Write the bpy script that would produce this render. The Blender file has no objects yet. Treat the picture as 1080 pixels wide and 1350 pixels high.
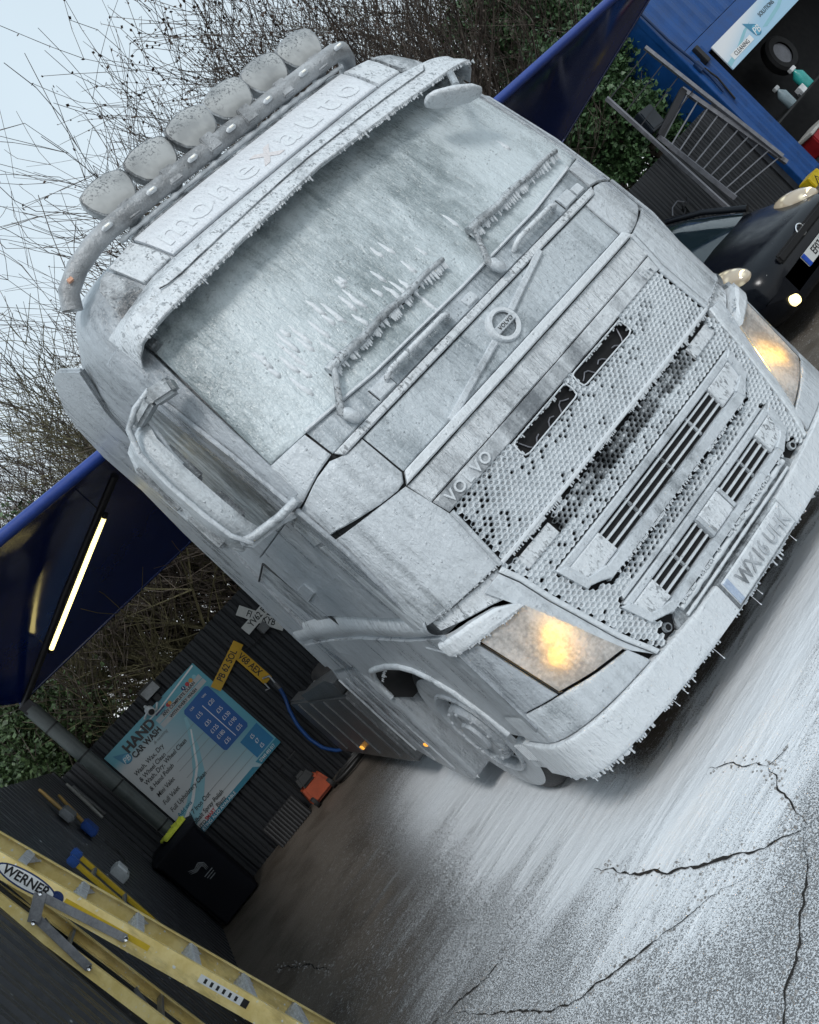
import bpy, bmesh, math, random
import numpy as np
from mathutils import Vector, Matrix, Euler, noise as mnoise
random.seed(7)
rnd = np.random.RandomState(11)
S = bpy.context.scene
COL = S.collection
R = math.radians

# ---------------------------------------------------------------- camera
cd = bpy.data.cameras.new('camera')
cam = bpy.data.objects.new('camera', cd)
COL.objects.link(cam)
S.camera = cam
cd.sensor_fit = 'HORIZONTAL'
cd.sensor_width = 36.0
cd.lens = 36.0 * 1137.36 / 1080.0
cd.clip_start = 0.05
cd.clip_end = 600.0
_r = Vector((0.61846607, -0.28776997, -0.73122375))
_u = Vector((0.69862486, -0.22465164, 0.67930475))
_f = Vector((0.35975412, 0.93097803, -0.06210384))
m = Matrix((( _r.x, _u.x, -_f.x), (_r.y, _u.y, -_f.y), (_r.z, _u.z, -_f.z))).to_4x4()
m.translation = Vector((-2.24834903, -3.26079929, 1.86606703))
cam.matrix_world = m

# ---------------------------------------------------------------- world, sun, exposure
SUN_EL, SUN_AZ = 48.0, 200.0     # soft overcast light, brightest ahead of the truck
w = bpy.data.worlds.new('World')
S.world = w
w.use_nodes = True
nt = w.node_tree
nt.nodes.clear()
wo = nt.nodes.new('ShaderNodeOutputWorld')
bg = nt.nodes.new('ShaderNodeBackground')
sky = nt.nodes.new('ShaderNodeTexSky')
sky.sky_type = 'NISHITA'
sky.sun_disc = False
sky.sun_elevation = R(SUN_EL)
sky.sun_rotation = R(SUN_AZ)
sky.dust_density = 4.0
tc = nt.nodes.new('ShaderNodeTexCoord')
sx = nt.nodes.new('ShaderNodeSeparateXYZ')
rp = nt.nodes.new('ShaderNodeValToRGB')
rp.color_ramp.elements[0].position = 0.0
rp.color_ramp.elements[0].color = (0.84, 0.89, 0.92, 1)
rp.color_ramp.elements[1].position = 0.85
rp.color_ramp.elements[1].color = (0.58, 0.72, 0.82, 1)
e_ = rp.color_ramp.elements.new(0.35)
e_.color = (0.70, 0.81, 0.88, 1)
ns = nt.nodes.new('ShaderNodeTexNoise')
ns.inputs['Scale'].default_value = 2.2
ns.inputs['Detail'].default_value = 4
mulc = nt.nodes.new('ShaderNodeMix'); mulc.data_type = 'RGBA'; mulc.blend_type = 'MULTIPLY'
mulc.inputs[0].default_value = 0.22
sc_ = nt.nodes.new('ShaderNodeVectorMath'); sc_.operation = 'SCALE'; sc_.inputs['Scale'].default_value = 10.0
mx = nt.nodes.new('ShaderNodeMix'); mx.data_type = 'RGBA'
mx.inputs[0].default_value = 0.88
L = nt.links.new
L(tc.outputs['Generated'], sx.inputs[0])
L(tc.outputs['Generated'], ns.inputs['Vector'])
L(sx.outputs['Z'], rp.inputs[0])
L(rp.outputs[0], mulc.inputs[6])
L(ns.outputs['Fac'], mulc.inputs[7])
L(mulc.outputs[2], sc_.inputs[0])
L(sky.outputs[0], mx.inputs[6])
L(sc_.outputs[0], mx.inputs[7])
L(mx.outputs[2], bg.inputs[0])
bg.inputs[1].default_value = 0.128
L(bg.outputs[0], wo.inputs[0])

sd = bpy.data.lights.new('sun', 'SUN')
sd.energy = 1.35
sd.angle = R(14)
sd.color = (1.0, 0.985, 0.965)
so = bpy.data.objects.new('sun', sd)
COL.objects.link(so)
_az, _el = R(SUN_AZ), R(SUN_EL)
sdir = Vector((math.sin(_az) * math.cos(_el), math.cos(_az) * math.cos(_el), math.sin(_el)))
so.rotation_euler = sdir.to_track_quat('Z', 'Y').to_euler()
so.location = sdir * 30

S.view_settings.view_transform = 'Standard'
S.view_settings.look = 'None'
S.view_settings.exposure = 0.0
S.view_settings.gamma = 1.0
S.view_settings.use_curve_mapping = False
S.cycles.use_denoising = True
S.cycles.max_bounces = 6
S.cycles.transparent_max_bounces = 8

# ---------------------------------------------------------------- materials
def newmat(name):
    mt = bpy.data.materials.new(name)
    mt.use_nodes = True
    t = mt.node_tree
    return mt, t, t.nodes['Principled BSDF']

def N(t, kind, **kw):
    n = t.nodes.new('ShaderNode' + kind)
    for k, v in kw.items():
        if k in ('operation', 'data_type', 'blend_type', 'feature', 'interpolation_type', 'noise_dimensions', 'distance', 'clamp', 'wave_type', 'bands_direction'):
            setattr(n, k, v)
        else:
            n.inputs[k.replace('_', ' ')].default_value = v
    return n

def ramp(t, src, lo, hi, a=0.0, b=1.0):
    n = N(t, 'MapRange', interpolation_type='SMOOTHSTEP')
    n.inputs[1].default_value = lo
    n.inputs[2].default_value = hi
    n.inputs[3].default_value = a
    n.inputs[4].default_value = b
    t.links.new(src, n.inputs[0])
    return n.outputs[0]

def mth(t, op, a, b=None):
    n = N(t, 'Math', operation=op)
    for i, v in enumerate((a, b)):
        if v is None: continue
        if isinstance(v, (int, float)): n.inputs[i].default_value = v
        else: t.links.new(v, n.inputs[i])
    return n.outputs[0]

def mixc(t, fac, a, b, blend='MIX'):
    n = N(t, 'Mix', data_type='RGBA', blend_type=blend)
    for i, v in ((0, fac), (6, a), (7, b)):
        if isinstance(v, (int, float)): n.inputs[i].default_value = v
        elif isinstance(v, tuple): n.inputs[i].default_value = v + (1,) if len(v) == 3 else v
        else: t.links.new(v, n.inputs[i])
    return n.outputs[2]

def coords(t, scale, kind='Object', rot=(0, 0, 0)):
    c = t.nodes.new('ShaderNodeTexCoord')
    mp = t.nodes.new('ShaderNodeMapping')
    mp.inputs['Scale'].default_value = scale
    mp.inputs['Rotation'].default_value = rot
    t.links.new(c.outputs[kind], mp.inputs[0])
    return mp.outputs[0]

def nz(t, vec, scale, detail=3.0, rough=0.55, dist=0.0):
    n = N(t, 'TexNoise', Scale=scale, Detail=detail, Roughness=rough, Distortion=dist)
    t.links.new(vec, n.inputs['Vector'])
    return n.outputs['Fac']

def bump(t, h, strength=0.3, dist=0.01, prev=None):
    n = N(t, 'Bump', Strength=strength, Distance=dist)
    t.links.new(h, n.inputs['Height'])
    if prev is not None: t.links.new(prev, n.inputs['Normal'])
    return n.outputs['Normal']

_plain = {}
def plain(name, col, rough=0.5, metal=0.0, var=0.25, scale=9.0, bmp=0.12, coat=0.0, spec=0.5, grime=None):
    """coloured surface with a little grain, wear and relief"""
    if name in _plain: return _plain[name]
    mt, t, p = newmat(name)
    v = coords(t, (1, 1, 1))
    a = nz(t, v, scale, 5.0, 0.6)
    b = nz(t, v, scale * 9, 3.0, 0.6)
    f = mth(t, 'ADD', mth(t, 'MULTIPLY', a, 0.65), mth(t, 'MULTIPLY', b, 0.35))
    f = ramp(t, f, 0.3, 0.7)
    dark = tuple(c * (1 - var) for c in col)
    light = tuple(min(1, c * (1 + var)) for c in col)
    c = mixc(t, f, dark, light)
    if grime:
        g = ramp(t, nz(t, v, scale * 0.6, 6.0, 0.7), 0.55, 0.75)
        c = mixc(t, mth(t, 'MULTIPLY', g, 0.7), c, grime)
    t.links.new(c, p.inputs['Base Color'])
    t.links.new(mth(t, 'ADD', mth(t, 'MULTIPLY', f, 0.16), rough - 0.08), p.inputs['Roughness'])
    p.inputs['Metallic'].default_value = metal
    p.inputs['Specular IOR Level'].default_value = spec
    p.inputs['Coat Weight'].default_value = coat
    p.inputs['Coat Roughness'].default_value = 0.08
    if bmp: t.links.new(bump(t, b, bmp, 0.004), p.inputs['Normal'])
    _plain[name] = mt
    return mt

_foam = {}
def foam(name, cover=0.75, under=(0.15, 0.165, 0.175), white=(0.70, 0.735, 0.765), streak=1.0, speck=0.0, rough=0.42,
         axis='z', bstr=0.35, run=1.0, fine=1.0, thickbump=1.0):
    """washing foam over paint: soft runs down the panel, small bubbles, thin patches where the paint greys through"""
    if name in _foam: return _foam[name]
    mt, t, p = newmat(name)
    sc = {'z': (9.0, 9.0, 0.9), 'y': (9.0, 0.9, 9.0), 'n': (4, 4, 4)}[axis]
    vs = coords(t, sc)
    v = coords(t, (1, 1, 1))
    s1 = nz(t, vs, 1.3 * streak, 5.0, 0.6, 0.6)
    s2 = nz(t, vs, 5.5 * streak, 3.0, 0.6, 0.3)
    big = nz(t, v, 1.7, 3.0, 0.55)
    mid = nz(t, v, 14.0, 4.0, 0.6)
    fin = nz(t, v, 110.0 * fine, 3.0, 0.65)
    # coverage
    lng = nz(t, coords(t, {'z': (3.6, 3.6, 0.3), 'y': (3.6, 0.3, 3.6), 'n': (3, 3, 3)}[axis]), 1.0 * streak, 2.5, 0.5, 0.5)
    f = mth(t, 'ADD', mth(t, 'MULTIPLY', s1, 0.30), mth(t, 'MULTIPLY', s2, 0.09))
    f = mth(t, 'ADD', f, mth(t, 'MULTIPLY', lng, 0.36))
    f = mth(t, 'ADD', f, mth(t, 'MULTIPLY', big, 0.36))
    f = mth(t, 'ADD', f, mth(t, 'MULTIPLY', mid, 0.18))
    f = mth(t, 'ADD', f, mth(t, 'MULTIPLY', fin, 0.12))
    f = mth(t, 'ADD', f, -0.705 + (cover - 0.5) * 0.55)
    cov = ramp(t, f, -0.12, 0.13)
    if speck > 0:
        fl_ = nz(t, coords(t, (70, 70, 34)), 1.0, 4.0, 0.62, 0.8)
        sp = mth(t, 'MULTIPLY', ramp(t, fl_, 0.50, 0.60), ramp(t, mth(t, 'ADD', mth(t, 'MULTIPLY', mid, 0.6), mth(t, 'MULTIPLY', s2, 0.4)), 0.40, 0.58))
        cov = mth(t, 'MULTIPLY', cov, mth(t, 'SUBTRACT', 1.0, mth(t, 'MULTIPLY', sp, speck)))
    grey = mixc(t, fin, tuple(c * 0.8 for c in under), tuple(c * 1.25 for c in under))
    wh = mixc(t, ramp(t, s2, 0.25, 0.75), tuple(c * 0.96 for c in white), white)
    col = mixc(t, cov, grey, wh)
    t.links.new(col, p.inputs['Base Color'])
    t.links.new(ramp(t, cov, 0, 1, rough - 0.12, rough + 0.06), p.inputs['Roughness'])
    p.inputs['Specular IOR Level'].default_value = 0.6
    h = mth(t, 'ADD', mth(t, 'MULTIPLY', s1, 0.9 * run), mth(t, 'MULTIPLY', s2, 0.5 * run))
    n1 = bump(t, h, bstr, 0.035)
    bub = N(t, 'TexVoronoi', Scale=42.0); t.links.new(v, bub.inputs['Vector'])
    pim = mth(t, 'MULTIPLY', ramp(t, bub.outputs['Distance'], 0.03, 0.12), ramp(t, bub.outputs['Distance'], 0.12, 0.26, 1.0, 0.0))
    pim = mth(t, 'MULTIPLY', pim, ramp(t, mid, 0.5, 0.62))
    rip = nz(t, coords(t, {'z': (46, 46, 26), 'y': (46, 26, 46), 'n': (40, 40, 40)}[axis]), 1.0, 3.0, 0.6, 0.6)
    hh = mth(t, 'ADD', mth(t, 'ADD', mth(t, 'MULTIPLY', fin, 0.30), mth(t, 'MULTIPLY', mid, 0.7)), mth(t, 'ADD', mth(t, 'MULTIPLY', pim, 0.5), mth(t, 'MULTIPLY', rip, 0.8)))
    nb = bump(t, hh, 0.75 * thickbump, 0.011, n1)
    t.links.new(nb, p.inputs['Normal']); t.links.new(nb, p.inputs['Coat Normal'])
    p.inputs['Coat Weight'].default_value = 0.6; p.inputs['Coat Roughness'].default_value = 0.13; p.inputs['Coat IOR'].default_value = 1.38
    _foam[name] = mt
    return mt

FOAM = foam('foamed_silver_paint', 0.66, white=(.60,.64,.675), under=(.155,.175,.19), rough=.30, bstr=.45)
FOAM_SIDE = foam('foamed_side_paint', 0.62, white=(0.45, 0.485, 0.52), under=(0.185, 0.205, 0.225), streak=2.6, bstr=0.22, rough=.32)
FOAM_THICK = foam('thick_foam', 0.95, bstr=0.3)
FOAM_GLASS = foam('foamed_windscreen', 0.60, under=(0.19, 0.23, 0.24), white=(0.58, 0.645, 0.67), streak=0.7, bstr=0.42, run=1.5, rough=.26)
FOAM_HOOD = foam('thin_wet_foam', 0.48, under=(.15, .18, .20), white=(.55, .60, .64), streak=1.2, bstr=.5, rough=.28)
FOAM_THIN = foam('thin_patchy_foam', 0.50, under=(0.035, 0.04, 0.045), streak=1.6, speck=0.9, axis='n')
FOAM_SPECK = foam('speckled_foam', 0.78, under=(0.08, 0.09, 0.1), speck=0.75, streak=1.2)
FOAM_DIRTY = foam('grey_wet_foam', 0.22, under=(0.06, 0.065, 0.07), white=(0.5, 0.54, 0.57), streak=2.0)
FOAM_DARK = foam('dark_foamed_plastic', 0.48, under=(0.035, 0.04, 0.045), white=(0.54, 0.58, 0.61), streak=1.6, speck=0.5)
FOAM_MESH = foam('foamed_grille', 0.84, white=(.66,.70,.73), under=(0.10, 0.11, 0.12), streak=1.4, bstr=0.2, axis='n')
FOAM_PLUG = foam('foam_in_grille_holes', 0.62, under=(0.12, 0.13, 0.14), streak=1.2, axis='n')
FOAM_LAMP = foam('foamed_lamp_lens', 0.6, under=(0.14, 0.14, 0.135), white=(0.56, 0.57, 0.55), speck=0.55, streak=0.6, axis='n', rough=0.26, bstr=.06, thickbump=.25)
def lamp_glass():
    mt, t, p = newmat('roof_lamp_glass')
    v = coords(t, (1, 1, 1)); s_ = N(t, 'SeparateXYZ'); t.links.new(v, s_.inputs[0])
    c = mixc(t, ramp(t, nz(t, v, 7.0, 3.0), .35, .65), (.30, .31, .31), (.46, .47, .465))
    fl_ = nz(t, v, 85.0, 4.0, .65, .6)
    sp = mth(t, 'MULTIPLY', ramp(t, fl_, .52, .60), ramp(t, mth(t, 'ADD', s_.outputs[2], mth(t, 'MULTIPLY', nz(t, v, 9.0, 2.0), .12)), 3.655, 3.71))
    c = mixc(t, mth(t, 'MULTIPLY', sp, .8), c, (.06, .065, .07))
    t.links.new(c, p.inputs['Base Color']); p.inputs['Roughness'].default_value = .22
    p.inputs['Coat Weight'].default_value = 1.0; p.inputs['Coat Roughness'].default_value = .06
    t.links.new(bump(t, fl_, .08, .004), p.inputs['Normal'])
    return mt
FOAM_LAMP = lamp_glass()
BLACK = plain('black_plastic', (0.012, 0.013, 0.014), 0.5, bmp=0.15)
VOID = plain('dark_cavity', (0.006, 0.006, 0.007), 0.8)
RUBBER = plain('tyre_rubber', (0.014, 0.014, 0.015), 0.75, bmp=0.4, scale=20)
STEEL = plain('galvanised_steel', (0.33, 0.34, 0.36), 0.38, 0.85, scale=14)
DSTEEL = plain('dark_grey_steel', (0.21, 0.215, 0.24), 0.45, 0.3)
RAIL = plain('black_steel', (0.02, 0.02, 0.024), 0.45, 0.3)
CHROME = plain('chrome', (0.75, 0.76, 0.78), 0.12, 1.0, var=0.05)
WHITE = plain('white_plastic', (0.62, 0.64, 0.66), 0.4)
SEAM = plain('panel_gap', (0.02, 0.022, 0.024), 0.7)

def emit(name, col, strength):
    mt, t, p = newmat(name)
    p.inputs['Base Color'].default_value = col + (1,)
    p.inputs['Emission Color'].default_value = col + (1,)
    p.inputs['Emission Strength'].default_value = strength
    return mt

# ---------------------------------------------------------------- mesh helpers
class MB:
    def __init__(s): s.v, s.f = [], []
    def add(s, vs, fs):
        o = len(s.v)
        s.v += [tuple(x) for x in vs]
        s.f += [tuple(i + o for i in f) for f in fs]
        return s
    def box(s, c, d, rot=None, taper=None):
        x, y, z = (k / 2 for k in d)
        vs = [Vector((a * x, b * y, e * z)) for e in (-1, 1) for b in (-1, 1) for a in (-1, 1)]
        if taper:
            for q in vs[4:]: q.x *= taper[0]; q.y *= taper[1]
        if rot is not None:
            M = Euler(rot).to_matrix() if not isinstance(rot, Matrix) else rot
            vs = [M @ q for q in vs]
        c = Vector(c)
        return s.add([q + c for q in vs], [(0, 2, 3, 1), (4, 5, 7, 6), (0, 1, 5, 4), (2, 6, 7, 3), (0, 4, 6, 2), (1, 3, 7, 5)])
    def bar(s, a, b, wd, th, up=(0, 0, 1)):
        a, b, up = Vector(a), Vector(b), Vector(up)
        d = (b - a).normalized()
        sd_ = d.cross(up).normalized()
        u2 = sd_.cross(d)
        vs = [p + sd_ * (i * wd / 2) + u2 * (j * th / 2) for p in (a, b) for j in (-1, 1) for i in (-1, 1)]
        return s.add(vs, [(0, 2, 3, 1), (4, 5, 7, 6), (0, 1, 5, 4), (2, 6, 7, 3), (0, 4, 6, 2), (1, 3, 7, 5)])
    def tube(s, pts, rad, n=8, cap=True):
        pts = [Vector(p) for p in pts]
        if not isinstance(rad, (list, tuple)): rad = [rad] * len(pts)
        o = len(s.v)
        up = Vector((0, 0, 1))
        prev = None
        for i, p in enumerate(pts):
            d = (pts[min(i + 1, len(pts) - 1)] - pts[max(i - 1, 0)]).normalized()
            if prev is None:
                a = d.cross(up)
                if a.length < 1e-3: a = d.cross(Vector((1, 0, 0)))
                a.normalize()
            else:
                a = prev - d * prev.dot(d)
                a.normalize()
            prev = a
            b = d.cross(a)
            for k in range(n):
                th = 2 * math.pi * k / n
                s.v.append(tuple(p + (a * math.cos(th) + b * math.sin(th)) * rad[i]))
        for i in range(len(pts) - 1):
            for k in range(n):
                k2 = (k + 1) % n
                s.f.append((o + i * n + k, o + i * n + k2, o + (i + 1) * n + k2, o + (i + 1) * n + k))
        if cap:
            s.f.append(tuple(o + k for k in range(n))[::-1])
            s.f.append(tuple(o + (len(pts) - 1) * n + k for k in range(n)))
        return s
    def lathe(s, prof, c, axis='x', n=32, closed=False):
        """prof: list of (along, radius)"""
        o = len(s.v)
        c = Vector(c)
        for (a, r) in prof:
            for k in range(n):
                th = 2 * math.pi * k / n
                q = (a, r * math.cos(th), r * math.sin(th))
                q = {'x': (q[0], q[1], q[2]), 'y': (q[1], q[0], q[2]), 'z': (q[1], q[2], q[0])}[axis]
                s.v.append(tuple(c + Vector(q)))
        for i in range(len(prof) - 1):
            for k in range(n):
                k2 = (k + 1) % n
                s.f.append((o + i * n + k, o + i * n + k2, o + (i + 1) * n + k2, o + (i + 1) * n + k))
        if not closed:
            for i in (0, len(prof) - 1):
                j_ = 1 if i == 0 else len(prof) - 2
                if prof[i][1] > 2e-3 and abs(prof[i][0] - prof[j_][0]) > 1e-6: s.f.append(tuple(o + i * n + k for k in range(n)))
        return s
    def plate(s, poly, fn, th):
        """2-D polygon, fn(u, v, depth) -> point, closed slab"""
        n = len(poly)
        vs = [fn(u, v, 0) for u, v in poly] + [fn(u, v, th) for u, v in poly]
        fs = [tuple(range(n)), tuple(range(2 * n - 1, n - 1, -1))]
        fs += [(i, (i + 1) % n, n + (i + 1) % n, n + i) for i in range(n)]
        return s.add(vs, fs)
    def loft(s, rings, closed=True, cap=True):
        o = len(s.v); n = len(rings[0])
        for r in rings: s.v += [tuple(q) for q in r]
        m_ = n if closed else n - 1
        for i in range(len(rings) - 1):
            for k in range(m_):
                k2 = (k + 1) % n
                s.f.append((o + i * n + k, o + i * n + k2, o + (i + 1) * n + k2, o + (i + 1) * n + k))
        if cap and closed:
            s.f.append(tuple(o + k for k in range(n))[::-1])
            s.f.append(tuple(o + (len(rings) - 1) * n + k for k in range(n)))
        return s
    def build(s, name, mat, parent=None, smooth=35, bevel=0, recalc=True, loc=None):
        me = bpy.data.meshes.new(name)
        vs = s.v
        if loc is not None:
            l = Vector(loc); vs = [tuple(Vector(q) - l) for q in vs]
        me.from_pydata(vs, [], s.f)
        if recalc:
            bm = bmesh.new(); bm.from_mesh(me)
            bmesh.ops.recalc_face_normals(bm, faces=bm.faces)
            if bevel:
                es = [e for e in bm.edges if len(e.link_faces) == 2 and e.calc_face_angle(0) > R(40)]
                bmesh.ops.bevel(bm, geom=es, offset=bevel, segments=2, affect='EDGES', clamp_overlap=True)
            bm.to_mesh(me); bm.free()
        if smooth:
            me.polygons.foreach_set('use_smooth', [True] * len(me.polygons))
            me.set_sharp_from_angle(angle=R(smooth))
        for mm in (mat if isinstance(mat, (list, tuple)) else [mat]): me.materials.append(mm)
        o = bpy.data.objects.new(name, me)
        COL.objects.link(o)
        if loc is not None: o.location = loc
        if parent is not None: o.parent = parent
        return o

def thing(name, label, cat, loc=(0, 0, 0), group=None, rot=(0, 0, 0)):
    o = bpy.data.objects.new(name, None)
    COL.objects.link(o)
    o.empty_display_size = 0.2
    o.location = loc
    o.rotation_euler = rot
    o['label'] = label
    o['category'] = cat
    if group: o['group'] = group
    return o

def tag(o, label, cat, group=None):
    o['label'] = label; o['category'] = cat
    if group: o['group'] = group
    return o

def kind(o, k):
    o['kind'] = k
    return o

def dup(o, parent, loc=None, rot=None, scale=None):
    c = o.copy()
    COL.objects.link(c)
    c.parent = parent
    if loc is not None: c.location = loc
    if rot is not None: c.rotation_euler = rot
    if scale is not None: c.scale = scale
    return c

def text(name, body, size, mat, parent, M, ext=0.001, align='CENTER', shear=0.0, space=1.0, bold=0.0, sx_=1.0):
    cu = bpy.data.curves.new(name, 'FONT')
    cu.body = body; cu.size = size; cu.align_x = align; cu.align_y = 'CENTER'
    cu.extrude = ext; cu.shear = shear; cu.space_character = space; cu.offset = bold
    cu.resolution_u = 3
    tmp = bpy.data.objects.new('tmp_text', cu)
    COL.objects.link(tmp)
    dg = bpy.context.evaluated_depsgraph_get()
    me = bpy.data.meshes.new_from_object(tmp.evaluated_get(dg))
    bpy.data.objects.remove(tmp)
    if sx_ != 1.0:
        for q in me.vertices: q.co.x *= sx_
    me.transform(M)
    me.materials.clear(); me.materials.append(mat)
    me.name = name
    o = bpy.data.objects.new(name, me)
    COL.objects.link(o)
    if parent is not None: o.parent = parent
    return o

FACE_FRONT = Matrix.Rotation(R(90), 4, 'X')           # text that looks towards -y
def at(x, y, z, rot=FACE_FRONT, spin=0.0, extra=None):
    """place flat lettering: spin turns it within its own plane"""
    Mx = Matrix.Translation((x, y, z))
    if extra is not None: Mx = Mx @ extra
    return Mx @ rot @ Matrix.Rotation(spin, 4, 'Z')
# ================================================================ GROUND
def ground_material():
    mt, t, p = newmat('foam_covered_tarmac')
    v = coords(t, (1, 1, 1))
    vs = coords(t, (0.55, 3.2, 1), rot=(0, 0, R(6)))
    sep = N(t, 'SeparateXYZ'); t.links.new(v, sep.inputs[0])
    X, Y = sep.outputs[0], sep.outputs[1]
    st = nz(t, vs, 1.15, 5.0, 0.62, 0.5)
    st2 = nz(t, vs, 4.0, 4.0, 0.6, 0.2)
    big = nz(t, v, 0.9, 4.0, 0.6)
    fin = nz(t, v, 150.0, 4.0, 0.75)
    fin2 = nz(t, coords(t, (1.0, 0.55, 1), rot=(0, 0, R(35))), 210.0, 3.0, 0.7)
    # where the foam has run off the truck: fades towards the left wall, the back fence and to the right
    xx = mth(t, 'ADD', X, mth(t, 'MULTIPLY', mth(t, 'SUBTRACT', st, 0.5), 1.9))
    xx = mth(t, 'ADD', xx, mth(t, 'MULTIPLY', mth(t, 'SUBTRACT', st2, 0.5), 0.5))
    xx = mth(t, 'SUBTRACT', xx, mth(t, 'MULTIPLY', ramp(t, Y, 0.6, 5.0), 0.85))
    xx = mth(t, 'ADD', xx, ramp(t, Y, 2.2, -0.4, 0.0, 0.75))
    left = ramp(t, xx, -3.1, -1.35)
    right = ramp(t, xx, 1.6, 3.0, 1.0, 0.0)
    far = ramp(t, mth(t, 'ADD', Y, mth(t, 'MULTIPLY', big, 1.5)), 3.5, 6.3, 1.0, 0.0)
    dens = mth(t, 'MULTIPLY', mth(t, 'MULTIPLY', left, right), far)
    # smooth thick suds close to the lorry's footprint, feathered into streaks; speckled film further out
    dx = mth(t, 'MAXIMUM', mth(t, 'SUBTRACT', mth(t, 'ABSOLUTE', X), 1.25), 0.0)
    dy = mth(t, 'MAXIMUM', mth(t, 'MULTIPLY', Y, -1.0), 0.0)
    dd = mth(t, 'SQRT', mth(t, 'ADD', mth(t, 'MULTIPLY', dx, dx), mth(t, 'MULTIPLY', dy, dy)))
    dd = mth(t, 'ADD', dd, mth(t, 'MULTIPLY', mth(t, 'SUBTRACT', st, 0.5), 1.5))
    dd = mth(t, 'ADD', dd, mth(t, 'MULTIPLY', mth(t, 'SUBTRACT', st2, 0.5), 0.5))
    dd = mth(t, 'ADD', dd, mth(t, 'MULTIPLY', mth(t, 'SUBTRACT', big, 0.5), 0.5))
    band = ramp(t, dd, 0.02, 0.78, 1.0, 0.0)
    band = mth(t, 'MULTIPLY', band, mth(t, 'MULTIPLY', far, right))
    cov = mth(t, 'ADD', mth(t, 'MULTIPLY', dens, 0.63), mth(t, 'MULTIPLY', band, 0.42))
    cov = mth(t, 'ADD', cov, mth(t, 'MULTIPLY', mth(t, 'SUBTRACT', big, 0.5), 0.22))
    grain = mth(t, 'ADD', mth(t, 'MULTIPLY', fin, 0.55), mth(t, 'MULTIPLY', fin2, 0.45))
    gr = ramp(t, grain, 0.36, 0.64)
    tar = mixc(t, grain, (0.042, 0.035, 0.029), (0.24, 0.20, 0.165))
    tar = mixc(t, ramp(t, nz(t, v, 2.3, 5.0, 0.65), 0.42, 0.68), tar, (0.085, 0.07, 0.055))
    vor = N(t, 'TexVoronoi', Scale=70.0); t.links.new(v, vor.inputs['Vector'])
    tar = mixc(t, ramp(t, vor.outputs['Distance'], 0.15, 0.5, 0.35, 0.0), tar, (0.19, 0.165, 0.14))
    tar = mixc(t, ramp(t, cov, 0.15, 0.6, 0.0, 0.8), tar, (0.40, 0.405, 0.42))
    und = mth(t, 'MULTIPLY', ramp(t, mth(t, 'ADD', Y, mth(t, 'MULTIPLY', mth(t, 'SUBTRACT', st2, 0.5), 0.5)), 0.22, 0.55), mth(t, 'MULTIPLY', ramp(t, X, -1.15, -0.75), ramp(t, Y, 3.2, 2.2)))
    cov = mth(t, 'MULTIPLY', cov, mth(t, 'SUBTRACT', 1.0, mth(t, 'MULTIPLY', und, 0.95)))
    thr = mth(t, 'SUBTRACT', mth(t, 'ADD', mth(t, 'MULTIPLY', gr, 0.78), cov), 0.86)
    fac = ramp(t, thr, -0.22, 0.24)
    # flecks of suds spat out beyond the foam edge
    fv = N(t, 'TexVoronoi', Scale=30.0); t.links.new(coords(t, (0.55, 1.3, 1), rot=(0, 0, R(12))), fv.inputs['Vector'])
    fz = N(t, 'TexVoronoi', Scale=58.0); t.links.new(coords(t, (0.6, 1.2, 1), rot=(0, 0, R(18))), fz.inputs['Vector'])
    fk = mth(t, 'MAXIMUM', ramp(t, fv.outputs['Distance'], 0.10, 0.26, 1.0, 0.0), mth(t, 'MULTIPLY', ramp(t, fz.outputs['Distance'], 0.12, 0.30, 1.0, 0.0), 0.8))
    fk = mth(t, 'MULTIPLY', fk, mth(t, 'MULTIPLY', ramp(t, xx, -3.6, -2.2), ramp(t, mth(t, 'ADD', big, mth(t, 'MULTIPLY', st2, .5)), .55, .85)))
    fac = mth(t, 'MAXIMUM', fac, mth(t, 'MULTIPLY', mth(t, 'MULTIPLY', fk, far), 0.75))
    tar = mixc(t, grain, (0.042, 0.035, 0.029), (0.22, 0.185, 0.15))
    tar = mixc(t, ramp(t, nz(t, v, 2.3, 5.0, 0.65), 0.42, 0.68), tar, (0.075, 0.06, 0.045))
    vor = N(t, 'TexVoronoi', Scale=70.0); t.links.new(v, vor.inputs['Vector'])
    tar = mixc(t, ramp(t, vor.outputs['Distance'], 0.15, 0.5, 0.35, 0.0), tar, (0.17, 0.15, 0.125))
    tar = mixc(t, ramp(t, cov, 0.2, 0.7, 0.0, 0.62), tar, (0.36, 0.375, 0.39))
    wet = mixc(t, ramp(t, cov, 0.25, 0.75), (0.62, 0.645, 0.67), (0.80, 0.83, 0.86))
    col = mixc(t, fac, tar, wet)
    t.links.new(col, p.inputs['Base Color'])
    t.links.new(ramp(t, fac, 0, 1, 0.55, 0.42), p.inputs['Roughness'])
    h = mth(t, 'ADD', mth(t, 'MULTIPLY', mth(t, 'MULTIPLY', grain, mth(t, 'SUBTRACT', 1.0, mth(t, 'MULTIPLY', band, 0.8))), 1.0), mth(t, 'MULTIPLY', fac, 0.4))
    lump = mth(t, 'MULTIPLY', nz(t, v, 11.0, 5.0, 0.6, 0.4), mth(t, 'MULTIPLY', fac, mth(t, 'SUBTRACT', 1.0, mth(t, 'MULTIPLY', band, 0.75))))
    n1 = bump(t, mth(t, 'ADD', mth(t, 'ADD', st2, big), mth(t, 'MULTIPLY', lump, 1.0)), 0.28, 0.04)
    t.links.new(bump(t, h, 0.75, 0.012, n1), p.inputs['Normal'])
    return mt

gm = MB()
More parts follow.
